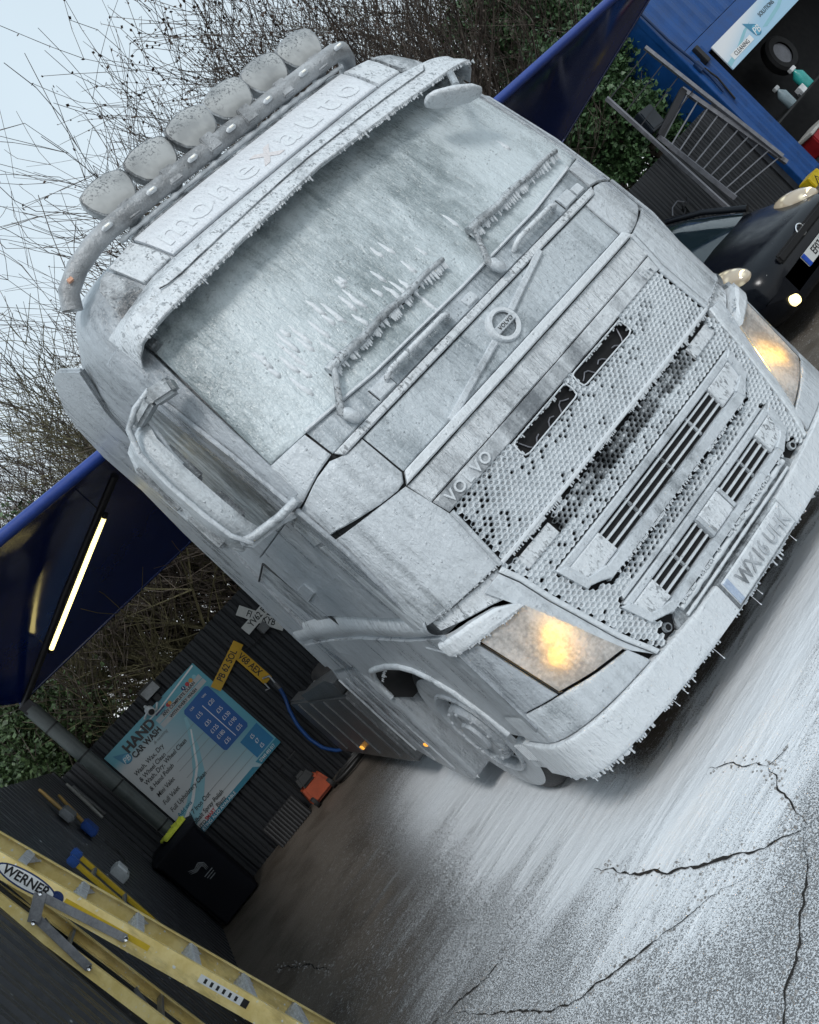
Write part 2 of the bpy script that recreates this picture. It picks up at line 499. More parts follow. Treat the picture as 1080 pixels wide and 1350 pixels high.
# fine sheet near the camera with gentle unevenness, coarse skirt to the horizon
nx, ny = 110, 120
xs = np.linspace(-6, 12, nx); ys = np.linspace(-5, 14, ny)
def gz(x, y): return 0.012 * mnoise.noise(Vector((x * 0.8, y * 0.8, 0.3)))
grid = [(x, y, gz(x, y) * (1 if -5.5 < x < 11.5 and -4.5 < y < 13.5 else 0)) for y in ys for x in xs]
gm.add(grid, [(j * nx + i, j * nx + i + 1, (j + 1) * nx + i + 1, (j + 1) * nx + i) for j in range(ny - 1) for i in range(nx - 1)])
B = 400
gm.add([(-B, -B, 0), (B, -B, 0), (12, -5, 0), (-6, -5, 0), (B, B, 0), (12, 14, 0), (-B, B, 0), (-6, 14, 0)],
       [(0, 1, 2, 3), (1, 4, 5, 2), (4, 6, 7, 5), (6, 0, 3, 7)])
g = gm.build('ground', ground_material(), smooth=60)
kind(g, 'structure')

CRACK = plain('crack_dirt', (0.014, 0.012, 0.01), 0.9)
def crack(pts, wd):
    """a jagged opening in the tarmac with a raised ragged lip of foam-free stone"""
    P = []
    for (a, b) in zip(pts[:-1], pts[1:]):
        a, b = Vector(a), Vector(b)
        k = max(2, int((b - a).length / 0.022))
        for i in range(k): P.append(a.lerp(b, i / k))
    P.append(Vector(pts[-1]))
    mb = MB(); vs = []
    off = 0.0
    for i, q in enumerate(P):
        d = (P[min(i + 1, len(P) - 1)] - P[max(i - 1, 0)]).normalized()
        nrm = Vector((-d.y, d.x))
        off = off * 0.75 + rnd.uniform(-1, 1) * 0.009
        ww = wd * rnd.uniform(0.15, 1.25) * min(1, 3.0 * i / len(P) + 0.1, 3.0 * (len(P) - i) / len(P) + 0.1)
        for sgn in (-1, 1):
            c = q + nrm * (off + sgn * ww / 2)
            vs.append((c.x, c.y, gz(c.x, c.y) + 0.0045))
    n = len(P)
    mb.add(vs, [(2 * i, 2 * i + 1, 2 * i + 3, 2 * i + 2) for i in range(n - 1)])
    o = mb.build('ground_crack', CRACK, smooth=0)
    kind(o, 'structure')
STONES = MB()
_crack = crack
def crack(pts, wd):
    _crack(pts, wd)
    for (a, b) in zip(pts[:-1], pts[1:]):
        a, b = Vector(a), Vector(b); d = (b - a); nrm = Vector((-d.y, d.x)).normalized()
        for _ in range(int(d.length / 0.012)):
            q = a + d * rnd.rand() + nrm * rnd.choice([-1, 1]) * (wd * 0.6 + abs(rnd.normal()) * 0.018)
            r_ = rnd.uniform(0.002, 0.0065); zb = gz(q.x, q.y) - 0.001
            k = 5; a0 = rnd.rand() * 6
            lo = [(q.x + r_ * 1.2 * math.cos(a0 + j * 1.2566), q.y + r_ * 1.2 * math.sin(a0 + j * 1.2566), zb) for j in range(k)]
            hi = [(q.x + r_ * .7 * math.cos(a0 + .4 + j * 1.2566), q.y + r_ * .7 * math.sin(a0 + .4 + j * 1.2566), zb + r_ * rnd.uniform(.6, 1.3)) for j in range(k)]
            STONES.add(lo + hi, [(j, (j + 1) % k, k + (j + 1) % k, k + j) for j in range(k)] + [tuple(range(k, 2 * k))])
crack([(-1.486, 0.326), (-1.46, 0.05), (-1.40, -0.19), (-1.33, -0.38), (-1.235, -0.595), (-1.126, -0.73)], 0.016)
crack([(-2.32, 0.70), (-2.10, 0.10), (-1.98, -0.10), (-1.62, -0.35), (-1.446, -0.467), (-1.34, -0.58)], 0.010)
crack([(-2.42, 0.82), (-2.10, 0.60), (-1.93, 0.559)], 0.011)
crack([(-1.126, -0.73), (-1.30, -0.83), (-1.526, -0.931), (-1.738, -1.024), (-1.95, -1.15)], 0.010)
crack([(-0.93, -0.02), (-0.90, -0.16), (-0.885, -0.36), (-0.80, -0.42)], 0.008)
crack([(-0.885, -0.36), (-1.0, -0.52), (-1.126, -0.73)], 0.008)
crack([(-2.9, 3.4), (-2.72, 2.9), (-2.6, 2.35)], 0.012)
kind(STONES.build('loose_grit', plain('tarmac_grit', (.26, .255, .25), .7, var=.6, scale=30), smooth=0, recalc=False), 'stuff')
# low clots of foam lying on the tarmac
fb = MB()
for i in range(260):
    x = rnd.uniform(-2.2, 0.6); y = rnd.uniform(-1.6, 1.6)
    if rnd.rand() < 0.5: x, y = rnd.normal(-1.1, 0.25), rnd.normal(-0.75, 0.35)
    if -1.2 < x < 1.2 and y > 0.05: continue
    r_ = rnd.uniform(0.003, 0.008)
    k = 7; base = gz(x, y)
    ring = [(x + r_ * rnd.uniform(0.7, 1.4) * math.cos(2 * math.pi * j / k), y + r_ * rnd.uniform(0.7, 1.4) * math.sin(2 * math.pi * j / k), base - 0.002) for j in range(k)]
    fb.add(ring + [(x, y, base + r_ * 0.5)], [(j, (j + 1) % k, k) for j in range(k)])
kind(fb.build('foam_clots', FOAM_THICK, smooth=80), 'stuff')

# ================================================================ FENCES
BOARD = plain('black_fence_board', (0.016, 0.018, 0.022), 0.55, var=0.35, scale=6, bmp=0.35)
BOARD2 = plain('near_black_cladding', (0.024, 0.027, 0.032), 0.42, var=0.35, scale=5, bmp=0.3, grime=(0.06, 0.063, 0.068))
def add_flecks(mt, amount=.8):
    t = mt.node_tree; p = t.nodes['Principled BSDF']; src = p.inputs['Base Color'].links[0].from_socket
    g = t.nodes.new('ShaderNodeNewGeometry'); mp = t.nodes.new('ShaderNodeMapping'); mp.inputs['Scale'].default_value = (1, 1, .55)
    t.links.new(g.outputs['Position'], mp.inputs[0])
    vo = N(t, 'TexVoronoi', Scale=26.0); t.links.new(mp.outputs[0], vo.inputs['Vector'])
    big = nz(t, g.outputs['Position'], 1.6, 4.0)
    run = nz(t, mp.outputs[0], 6.0, 5.0, .7)
    c = mixc(t, mth(t, 'MULTIPLY', ramp(t, run, .52, .72), .55), src, (.075, .078, .082))
    f = mth(t, 'MULTIPLY', ramp(t, vo.outputs['Distance'], .06, .15, 1, 0), ramp(t, big, .46, .58))
    c = mixc(t, mth(t, 'MULTIPLY', f, amount), c, (.50, .53, .56))
    t.links.new(c, p.inputs['Base Color'])
add_flecks(BOARD2)
def board_mesh(pitch, h, th, lip):
    mb = MB(); a = pitch / 2 - 0.006
    prof = [(-a, 0), (-a + lip, -th), (a - lip, -th), (a, 0)]
    # profiled board with a bead groove down its middle
    prof = [(-a, 0), (-a + lip, -th), (-0.008, -th), (-0.003, -th * 0.6), (0.003, -th * 0.6), (0.008, -th), (a - lip, -th), (a, 0)]
    n = len(prof)
    mb.add([(x, y, z) for z in (0, h) for x, y in prof], [tuple(range(n)), tuple(range(2 * n - 1, n - 1, -1))] + [(i, (i + 1) % n, n + (i + 1) % n, n + i) for i in range(n)])
    return mb
def fence(label, p0, p1, z0fn, pitch, th, lip, mat):
    """p0 -> p1 with boards facing right-hand side of travel"""
    p0, p1 = Vector(p0), Vector(p1)
    d = p1 - p0; n = int(d.length / pitch); ang = math.atan2(d.y, d.x); d.normalize()
    root = thing('board_fence', label, 'fence', (p0.x, p0.y, 0))
    first = None
    for i in range(n):
        c = d * ((i + 0.5) * pitch)
        h = z0fn((i + 0.5) / n) + rnd.uniform(-0.002, 0.002)
        yaw = ang + rnd.uniform(-0.008, 0.008)
        if first is None:
            first = board_mesh(pitch, 1.0, th, lip).build('board', mat, root, smooth=0)
            o = first
        else: o = dup(first, root)
        o.location = (c.x, c.y, -0.02); o.rotation_euler = (0, 0, yaw); o.scale = (1, 1, h + 0.02)
    # rails and posts behind
    mb = MB(); nrm = Vector((-d.y, d.x))
    for z in (0.35, 1.1, 1.8):
        a = nrm * 0.035; b = d * (n * pitch) + nrm * 0.035
        mb.bar((a.x, a.y, z), (b.x, b.y, z), 0.05, 0.07)
    mb.build('back_rails', mat, root, smooth=0)
    mb = MB(); a = nrm * 0.004; b = d * (n * pitch) + nrm * 0.004
    mb.bar((a.x, a.y, z0fn(1.0) / 2 - 0.01), (b.x, b.y, z0fn(1.0) / 2 - 0.01), 0.006, z0fn(1.0))
    mb.box((b.x, b.y, z0fn(1.0) / 2 - .02), (.12, .12, z0fn(1.0)))
    mb.build('backing_sheet', mat, root, smooth=0)
    return root
fence('dark profiled cladding wall on the left behind the leaning stepladder', (-3.17, -0.6), (-3.17, 6.0), lambda f: 2.37 - 0.20 * f, 0.15, 0.028, 0.03, BOARD2)
fence('black board fence that carries the car wash price board', (-3.15, 6.02), (2.6, 6.02), lambda f: 2.06, 0.14, 0.022, 0.02, BOARD)
fence('black board fence behind the dark hatchback and the metal gates', (2.74, 6.12), (9.46, 6.12), lambda f: 1.93, 0.14, 0.022, 0.02, BOARD)

# ================================================================ CANOPY
PVC = plain('navy_pvc_canopy', (0.006, 0.02, 0.125), 0.15, var=0.12, scale=0.5, bmp=0.12, spec=1.0)
RIM = plain('blue_canopy_hem', (0.018, 0.05, 0.25), 0.4, var=0.15)
can = thing('canopy', 'curved navy blue fabric canopy slung behind the cab roof', 'canopy', (0, 0, 0))
near = [(-4.2, 3.38, 3.53), (-3.0, 3.40, 3.52), (-1.97, 3.42, 3.508), (-1.05, 3.50, 3.485), (1.5, 3.54, 3.475), (4.29, 3.563, 3.469), (6.35, 3.58, 3.464), (8.0, 3.62, 3.45), (8.75, 3.70, 3.42)]
farp = [(-2.98, 5.30, 2.99), (-2.95, 5.75, 2.87), (-2.87, 5.905, 2.83), (-0.67, 6.04, 2.79), (2.5, 5.95, 2.82), (6.23, 5.415, 2.96), (7.05, 4.65, 3.17), (7.6, 4.13, 3.31), (8.75, 3.78, 3.40)]
def resample(pts, n):
    pts = [Vector(p) for p in pts]
    L_ = [0]
    for a, b in zip(pts[:-1], pts[1:]): L_.append(L_[-1] + (b - a).length)
    out = []
    for i in range(n):
        d = L_[-1] * i / (n - 1); k = 0
        while k < len(pts) - 2 and L_[k + 1] < d: k += 1
        out.append(pts[k].lerp(pts[k + 1], (d - L_[k]) / max(1e-9, L_[k + 1] - L_[k])))
    return out
def sheet(th=0.012, nu=40, nv=14):
    A, Bq = resample(near, nu), resample(farp, nu)
    mb = MB(); vs = []
    for dz in (0, th):
        for j in range(nv + 1):
            s_ = j / nv
            for i in range(nu):
                q = A[i].lerp(Bq[i], s_)
                sag = 0.16 * 4 * s_ * (1 - s_) * min(1.0, (A[i] - Bq[i]).length / 2.0)
                vs.append((q.x, q.y, q.z + sag * 1.1 + dz))
    K = nu * (nv + 1); fs = []
    for j in range(nv):
        for i in range(nu - 1):
            a = j * nu + i
            fs += [(a, a + nu, a + nu + 1, a + 1), (K + a, K + a + 1, K + a + nu + 1, K + a + nu)]
    for i in range(nu - 1):
        fs.append((i, i + 1, K + i + 1, K + i)); a = nv * nu + i
        fs.append((a + 1, a, K + a, K + a + 1))
    for j in range(nv):
        a = j * nu; fs.append((a + nu, a, K + a, K + a + nu)); a = j * nu + nu - 1
        fs.append((a, a + nu, K + a + nu, K + a))
    return mb.add(vs, fs)
sheet().build('canopy_sheet', PVC, can, smooth=60)
mb = MB(); mb.tube([(p[0], p[1] - 0.02, p[2] - 0.005) for p in near], 0.05, 10); mb.build('front_hem', RIM, can, smooth=80)
mb = MB(); mb.tube([(p[0], p[1], p[2]) for p in farp[2:]], 0.016, 8); mb.build('rear_hem', PVC, can, smooth=80)
mb = MB(); mb.tube([(-1.0, 3.88, 3.38), (-1.9, 4.85, 3.12), (-2.88, 5.93, 2.79)], 0.035, 8); mb.build('support_arm', RAIL, can, smooth=60)

lt = thing('tube_light', 'lit tube lamp fixed under the left end of the navy canopy', 'lamp', (0, 0, 0))
a, b = Vector((-1.26, 4.22, 3.26)), Vector((-2.31, 5.42, 2.935))
mb = MB(); mb.tube([a, b], 0.021, 10); mb.build('tube', emit('tube_glow', (1.0, 0.82, 0.30), 3.2), lt, smooth=60)
for q, k in ((a, -1), (b, 1)):
    d_ = (b - a).normalized() * k
    mb = MB(); mb.tube([q, q + d_ * .04], .026, 10); mb.tube([q + d_ * .02, q + d_ * .02 + Vector((0, 0, .22))], .006, 6); mb.build('end_cap', RAIL, lt, smooth=40)

POST = plain('grey_green_post', (0.085, 0.10, 0.098), 0.42, var=0.2, bmp=0.05)
po = thing('canopy_post', 'grey steel post strapped beside the price board under the canopy corner', 'post', (-2.83, 5.78, 0))
mb = MB(); mb.tube([(0, 0, 0), (0, 0, 2.72)], 0.072, 20); mb.build('pole', POST, po, smooth=40)
mb = MB(); mb.box((0, 0, 2.74), (0.12, 0.12, 0.09)); mb.build('top_bracket', RAIL, po)
st0 = None
for z in (1.05, 1.62, 2.05, 2.45):
    if st0 is None:
        mb = MB(); mb.lathe([(-0.009, 0.074), (-0.009, 0.078), (0.009, 0.078), (0.009, 0.074)], (0, 0, 0), 'z', 20, True)
        st0 = mb.build('strap', BLACK, po, loc=(0, 0, 0)); st0.location.z = z
    else: dup(st0, po, loc=(0, 0, z))

# ================================================================ TREES
BARK = plain('winter_bark', (0.055, 0.043, 0.03), 0.85, var=0.4, scale=12, bmp=0.5)
TWIG = plain('brown_twigs', (0.07, 0.054, 0.042), 0.85, var=0.4, scale=5, bmp=0)
TWIG2 = plain('olive_twigs', (0.085, 0.075, 0.035), 0.85, var=0.4, scale=5, bmp=0)
def leafmat(name, a, b):
    mt, t, p = newmat(name)
    v = coords(t, (1, 1, 1))
    c = mixc(t, ramp(t, nz(t, v, 3.0, 4.0), 0.35, 0.65), a, b)
    c = mixc(t, ramp(t, nz(t, v, 40.0, 2.0), 0.4, 0.65), c, tuple(k * 1.9 for k in b))
    t.links.new(c, p.inputs['Base Color'])
    p.inputs['Roughness'].default_value = 0.5
    return mt
LEAF = leafmat('ivy_leaf', (0.018, 0.035, 0.012), (0.045, 0.075, 0.028))
NEEDLE = leafmat('evergreen_needle', (0.016, 0.046, 0.018), (0.048, 0.095, 0.036))
OLIVE = leafmat('olive_leaf', (0.035, 0.04, 0.012), (0.075, 0.08, 0.022))
DEADLEAF = leafmat('clinging_dead_leaf', (0.03, 0.018, 0.012), (0.05, 0.03, 0.02))

def seg(mb, a, b, ra, rb, n=3):
    d = (b - a)
    if d.length < 1e-6: return
    d.normalize()
    s_ = d.cross(Vector((0.3, 0.2, 0.93)))
    if s_.length < 1e-3: s_ = d.cross(Vector((1, 0, 0)))
    s_.normalize(); t_ = d.cross(s_)
    vs = []
    for p, r_ in ((a, ra), (b, rb)):
        for k in range(n):
            th = 2 * math.pi * k / n
            vs.append(p + (s_ * math.cos(th) + t_ * math.sin(th)) * r_)
    mb.add(vs, [(k, (k + 1) % n, n + (k + 1) % n, n + k) for k in range(n)])

def bare_tree(x, y, h, label, group, seed, stems=3, lean=0.25, twig=TWIG, leaves=0, up=0.35, dens=1.0, first=0.3):
    rg = random.Random(seed)
    root = thing('bare_tree', label, 'tree', (x, y, 0), group)
    tr, cr, lf = MB(), MB(), MB()
    def grow(p, d, ln, r, lev):
        k = 5 if lev == 0 else (4 if lev == 1 else 3)
        pts = [p]
        bend = Vector((rg.gauss(0, .13), rg.gauss(0, .13), rg.gauss(0.02, .07)))
        for i in range(k):
            d = (d + bend).normalized()
            sw = 0.16 if lev < 1 else 0.10
            d = (d + Vector((rg.gauss(0, sw), rg.gauss(0, sw), rg.gauss(0.04, 0.06) + up * 0.16))).normalized()
            q = pts[-1] + d * (ln / k)
            r1, r2 = r * (1 - 0.75 * i / k), r * (1 - 0.75 * (i + 1) / k)
            seg(tr if lev == 0 else cr, pts[-1], q, max(r1, 0.0052), max(r2, 0.0042), 6 if lev == 0 else 3)
            pts.append(q)
            if lev < 3:
                nb = {0: 3, 1: 3, 2: 2 if rg.random() < .75 else 1}[lev]
                if lev == 0 and i < 1 and first > 0.2: continue
                for _ in range(nb):
                    if rg.random() > dens: continue
                    ax = Vector((rg.gauss(0, 1), rg.gauss(0, 1), rg.gauss(0, 0.6)))
                    nd = (d + ax * (0.62 if lev < 2 else 0.75)).normalized()
                    nd.z = abs(nd.z) * 0.6 + up * 0.95
                    nd.normalize()
                    grow(q, nd, ln * rg.uniform(0.40, 0.64), r2 * 0.70 + 0.001, lev + 1)
            if leaves and lev >= 2:
                for _ in range(leaves):
                    c = q + Vector((rg.gauss(0, .012), rg.gauss(0, .012), rg.gauss(0, .012)))
                    a_ = Vector((rg.gauss(0, 1), rg.gauss(0, 1), rg.gauss(0, 1))).normalized() * rg.uniform(0.02, 0.04)
                    b_ = a_.cross(Vector((rg.gauss(0, 1), rg.gauss(0, 1), rg.gauss(0, 1)))).normalized() * a_.length * 0.7
                    lf.add([c - a_, c + b_, c + a_, c - b_], [(0, 1, 2, 3)])
    for s_ in range(stems):
        a_ = rg.uniform(0, 6.28)
        d = Vector((math.cos(a_) * lean, math.sin(a_) * lean, 1)).normalized()
        grow(Vector((rg.gauss(0, .15), rg.gauss(0, .15), -0.05)), d, h * rg.uniform(0.6, 0.78), 0.070 * h / 8 + 0.018, 0)
    zm = max(q[2] for q in cr.v); k_ = h / zm
    for M_ in (tr, cr, lf): M_.v = [(q[0] * (0.75 + 0.25 * k_), q[1] * (0.75 + 0.25 * k_), q[2] * k_) for q in M_.v]
    tr.build('trunk', BARK, root, smooth=60, recalc=False)
    cr.build('crown', twig, root, smooth=0, recalc=False)
    if lf.v: lf.build('clinging_leaves', DEADLEAF, root, smooth=0, recalc=False)
    return root

spots = [(-4.6, 9.0, 6.0), (-2.3, 9.4, 6.6), (0.1, 8.8, 7.4), (2.2, 9.3, 8.0), (4.2, 8.7, 8.4), (6.0, 9.4, 9.7), (8.2, 10.0, 10.2), (10.4, 10.4, 9.8),
         (12.6, 10.8, 10.8), (15.0, 11.0, 10.0), (17.5, 11.6, 10.0), (-0.9, 12.5, 8.0), (3.4, 12.8, 9.7), (6.6, 13.6, 10.6), (11.5, 14.0, 13.5), (14.2, 14.5, 12.5),
         (1.1, 8.2, 6.0), (3.2, 8.1, 6.6), (5.3, 8.3, 7.2), (7.2, 8.8, 7.6), (2.4, 11.2, 8.4), (5.2, 11.4, 9.7), (0.6, 10.6, 7.4), (8.8, 12.0, 9.6)]
names_ = ['slim bare tree left of the canopy post above the black fence', 'bare many-stemmed tree behind the price board', 'bare tree seen in the gap right of the lit tube lamp',
          'twiggy bare tree rising behind the left end of the light bar', 'tall bare tree against the pale sky beyond the first roof lamps', 'bare tree standing behind the middle roof lamps',
          'tall bare tree with dark clinging leaves above the light bar', 'tangled bare tree behind the right end of the roof', 'bare tree with olive twigs beside the dark evergreen',
          'bare tree left of the blue container', 'bare tree behind the blue container', 'distant bare tree beyond the canopy light', 'distant bare tree behind the left roof lamps',
          'distant very tall bare tree over the light bar', 'distant bare tree behind the dark evergreen', 'distant bare tree above the metal gates',
          'low bare shrub beyond the fence left of the cab', 'low dense bare shrub behind the cab rear corner', 'low bare shrub behind the left end of the light bar',
          'low twiggy shrub hidden behind the roof lamps', 'mid-distance bare tree left of the cab roof', 'mid-distance bare tree over the second roof lamp',
          'mid-distance bare tree over the canopy hem', 'mid-distance tall bare tree over the right roof lamps']
for i, (x, y, h) in enumerate(spots):
    bare_tree(x, y, h, names_[i], 'bare winter trees behind the yard', 100 + i, stems=5 if y < 12 else 4, twig=TWIG2 if i in (2, 8, 9, 1) else TWIG, leaves=1 if i == 5 else 0, dens=0.68 if x > 6.5 else 1.0)

def leafy(name, label, cat, c, rad, n, size, mat, seed, group=None, trunk=True):
    """crown of many leaf-sized faces in uneven clumps, on a branching stem"""
    rg = np.random.RandomState(seed)
    root = thing(name, label, cat, (c[0], c[1], 0), group)
    clumps = []
    for _ in range(60):
        d = rg.normal(size=3); d /= np.linalg.norm(d)
        clumps.append((np.array([0, 0, c[2]]) + d * np.array(rad) * rg.uniform(0.25, 1.0) ** 0.6, rg.uniform(0.10, 0.26) * min(rad) + 0.08))
    mb = MB()
    for _ in range(n):
        cc, cr_ = clumps[rg.randint(len(clumps))]
        p_ = cc + rg.normal(size=3) * cr_ * 0.75
        a_ = rg.normal(size=3); a_ /= np.linalg.norm(a_)
        b_ = np.cross(a_, rg.normal(size=3)); b_ /= np.linalg.norm(b_)
        s_ = size * rg.uniform(0.6, 1.4)
        a_ *= s_; b_ *= s_ * 0.6
        mb.add([p_ - a_, p_ - a_ * 0.2 + b_, p_ + a_, p_ - a_ * 0.2 - b_], [(0, 1, 2, 3)])
    mb.build('crown', mat, root, smooth=0, recalc=False)
    if trunk:
        tb = MB()
        tb.tube([(0, 0, -0.05), (0.05, 0.02, c[2] * 0.5), (0, 0.05, c[2] + rad[2] * 0.6)], [0.11, 0.08, 0.02], 8)
        for cc, cr_ in clumps[:18]:
            seg(tb, Vector((0.03, 0.02, max(0.3, cc[2] * 0.6))), Vector(cc), 0.03, 0.008, 5)
        tb.build('trunk', BARK, root, smooth=60)
    return root
leafy('ivy_bush', 'dark ivy bush hanging over the top of the left cladding wall', 'bush', (-3.9, 6.9, 2.35), (0.75, 0.9, 0.55), 9000, 0.034, LEAF, 1)
leafy('ivy_bush', 'ivy-clad stump behind the canopy post', 'bush', (-3.0, 7.6, 2.5), (0.7, 0.6, 0.75), 8000, 0.034, LEAF, 2)
leafy('ivy_bush', 'dark ivy thicket left of the canopy edge behind the bare stems', 'bush', (-1.6, 9.0, 4.0), (1.1, 0.7, 0.9), 6000, 0.045, NEEDLE, 6)
leafy('evergreen_tree', 'dark evergreen tree above the right end of the cab roof', 'tree', (11.4, 8.7, 5.5), (2.3, .9, 1.5), 26000, 0.05, NEEDLE, 3)
leafy('evergreen_tree', 'dense dark conifer between the canopy tip and the blue container', 'tree', (9.0, 7.0, 3.1), (1.25, .6, 1.35), 20000, 0.045, NEEDLE, 4)
leafy('leafy_shrub', 'olive shrub over the fence behind the metal gates', 'shrub', (7.6, 8.2, 2.6), (1.6, 0.6, 0.9), 6000, 0.04, OLIVE, 5)
wp = MB(); wp.tube([(10.05, 8.6, 1.2), (9.9, 8.4, 2.4), (9.75, 8.35, 3.1)], [0.03, 0.028, 0.022], 8)
tag(wp.build('birch_stem', WHITE, smooth=60), 'thin white birch stem crossing behind the metal gates', 'tree stem')
# ================================================================ TRUCK
W, D = 1.235, 0.33
ZB = [.2, .5, 1.02, 1.216, 1.59, 1.725, 2.037, 2.18, 3.05, 3.16, 3.30, 3.38, 3.45, 3.50, 3.6]
YB = [-.0, -.027, -.015, -.002, .013, .0235, .058, .081, .30, .337, .42, .48, .58, .75, 1.2]
def y0(z): return float(np.interp(z, ZB, YB))
def bow(x): return D * (1 - max(0.0, 1 - min(abs(x) / W, 1.0) ** 3) ** (1 / 3))
_th = np.linspace(0, 1, 1500)
_px = W * (1 - (1 - _th) ** 2.2); _py = np.array([bow(x) for x in _px])
_sl = np.concatenate([[0], np.cumsum(np.hypot(np.diff(_px), np.diff(_py)))])
SL = float(_sl[-1])
def x2s(x):
    a = abs(x)
    s_ = float(np.interp(a, _px, _sl)) if a <= W else SL + (a - W)
    return math.copysign(s_, x)
def P0(s_, z):
    a = abs(s_)
    if a <= SL: x, y = float(np.interp(a, _sl, _px)), float(np.interp(a, _sl, _py))
    else: x, y = W, D + a - SL
    return Vector((math.copysign(x, s_), y + y0(z), z))
def P(s_, z, off=0.0):
    p = P0(s_, z)
    if off:
        du = P0(s_ + .004, z) - P0(s_ - .004, z); dv = P0(s_, z + .004) - P0(s_, z - .004)
        n = du.cross(dv).normalized()
        p = p + n * off
    return p
def PX(x, z, off=0.0): return P(x2s(x), z, off)
def poly_res(pts, us):
    q = [(x2s(x), z) for x, z in pts]
    d = [0]
    for a, b in zip(q[:-1], q[1:]): d.append(d[-1] + math.hypot(b[0] - a[0], b[1] - a[1]))
    d = np.array(d) / d[-1]
    return [(float(np.interp(u, d, [k[0] for k in q])), float(np.interp(u, d, [k[1] for k in q]))) for u in us]
def patch(bot, top, off=0.012, thick=0.014, nu=14, nv=6, r=0.005, wob=0.0):
    us = [0, .006] + list(np.linspace(0, 1, nu + 1)[1:-1]) + [.994, 1]
    lv = max(0.02, abs(top[0][1] - bot[0][1]))
    e = min(0.2, 0.006 / lv)
    vs_ = [0, e] + list(np.linspace(0, 1, nv + 1)[1:-1]) + [1 - e, 1]
    A, Bq = poly_res(bot, us), poly_res(top, us)
    outer, inner = [], []
    for j, v in enumerate(vs_):
        for i, u in enumerate(us):
            s_ = A[i][0] * (1 - v) + Bq[i][0] * v
            z = A[i][1] * (1 - v) + Bq[i][1] * v
            edge = i in (0, len(us) - 1) or j in (0, len(vs_) - 1)
            o = off - (r if edge else 0)
            if wob and not edge: o += wob * mnoise.noise(Vector((s_ * 6, z * 2.2, off * 50)))
            outer.append(P(s_, z, o)); inner.append(P(s_, z, off - thick))
    nu_, nv_ = len(us), len(vs_); K = nu_ * nv_; fs = []
    for j in range(nv_ - 1):
        for i in range(nu_ - 1):
            a = j * nu_ + i
            fs += [(a, a + 1, a + nu_ + 1, a + nu_), (K + a, K + a + nu_, K + a + nu_ + 1, K + a + 1)]
    for i in range(nu_ - 1):
        fs.append((i + 1, i, K + i, K + i + 1)); a = (nv_ - 1) * nu_ + i
        fs.append((a, a + 1, K + a + 1, K + a))
    for j in range(nv_ - 1):
        a = j * nu_; fs.append((a, a + nu_, K + a + nu_, K + a)); a = j * nu_ + nu_ - 1
        fs.append((a + nu_, a, K + a, K + a + nu_))
    return MB().add(outer + inner, fs)
def mir(pts): return [(-x, z) for x, z in pts]
def both(name, bot, top, mat, parent, **k):
    o1 = patch(mir(bot), mir(top), **k).build(name, mat, parent)
    o2 = patch(bot, top, **k).build(name, mat, parent)
    return o1, o2

truck = thing('tractor_truck', 'large silver lorry cab covered all over in white snow foam', 'lorry', (0, 0, 0))
T = truck
# ---- cab shell (sides, roof, back)
def ring(z, wd, yf, yr, dd, pw=3.0, n=22):
    pts = []
    for i in range(n + 1):
        a = 1 - (1 - i / n) ** 2.0
        pts.append((wd * a, yf + dd * (1 - max(0, 1 - a ** pw) ** (1 / pw)), z))
    right = pts + [(wd, yf + dd + (yr - yf - dd) * k / 6, z) for k in range(1, 6)] + [(wd, yr - .05, z), (wd - .04, yr, z)]
    left = [(-x, y, zz) for x, y, zz in right[1:]][::-1]
    return left + right
rings = []
for z in (1.16, 1.5, 1.9, 2.2, 2.6, 2.95):
    rings.append(ring(z, 1.222, y0(z) + (.10 if z < 2.3 else .05), 2.40, D))
for z, wd, dy, yr, dd in ((3.05, 1.222, .02, 2.42, .33), (3.16, 1.215, .01, 2.42, .33), (3.26, 1.195, .005, 2.40, .35), (3.34, 1.165, .0, 2.36, .38), (3.41, 1.11, .0, 2.3, .42),
                          (3.46, 1.02, .02, 2.25, .5), (3.50, .92, .0, 2.15, .5), (3.535, .74, .08, 2.0, .4), (3.55, .4, .3, 1.9, .2)):
    rings.append(ring(z, wd, y0(z) + dy, yr, dd))
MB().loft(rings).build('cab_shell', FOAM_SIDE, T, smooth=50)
kw = dict(smooth=50)
# side deflectors at the rear corners of the roof
for sg in (-1, 1):
    pl_ = [(1.02, 3.27), (1.36, 3.455), (1.6, 3.525), (2.03, 3.49), (2.2, 3.41), (2.32, 3.18), (2.28, 2.86), (2.41, 2.5), (2.52, 1.62), (2.56, 1.2), (2.2, 1.2), (1.75, 2.2), (1.3, 3.1)]
    MB().plate(pl_, lambda u, v, d, sg=sg: (sg * (1.205 + d), u, v), 0.034).build('side_deflector', FOAM_SIDE, T, bevel=0.012)
# dark backing behind the panel gaps
patch([(-1.2, 1.20), (1.2, 1.20)], [(-1.2, 2.19), (1.2, 2.19)], off=-0.022, thick=.03, nu=40, nv=16, r=0).build('front_backing', SEAM, T)

# ---- windscreen and pillars
patch([(-1.165, 2.20), (-.99, 2.184), (-.6, 2.145), (0, 2.135), (.6, 2.145), (.99, 2.184), (1.165, 2.20)], [(-1.09, 3.06), (1.09, 3.06)], off=.008, thick=.02, nu=60, nv=30, wob=.006).build('windscreen', FOAM_GLASS, T, smooth=60)
both('a_pillar', [(1.178, 2.03), (W + .02, 2.0)], [(1.105, 3.04), (W - .004, 3.06)], FOAM_SIDE, T, off=.014, nu=5, nv=18)
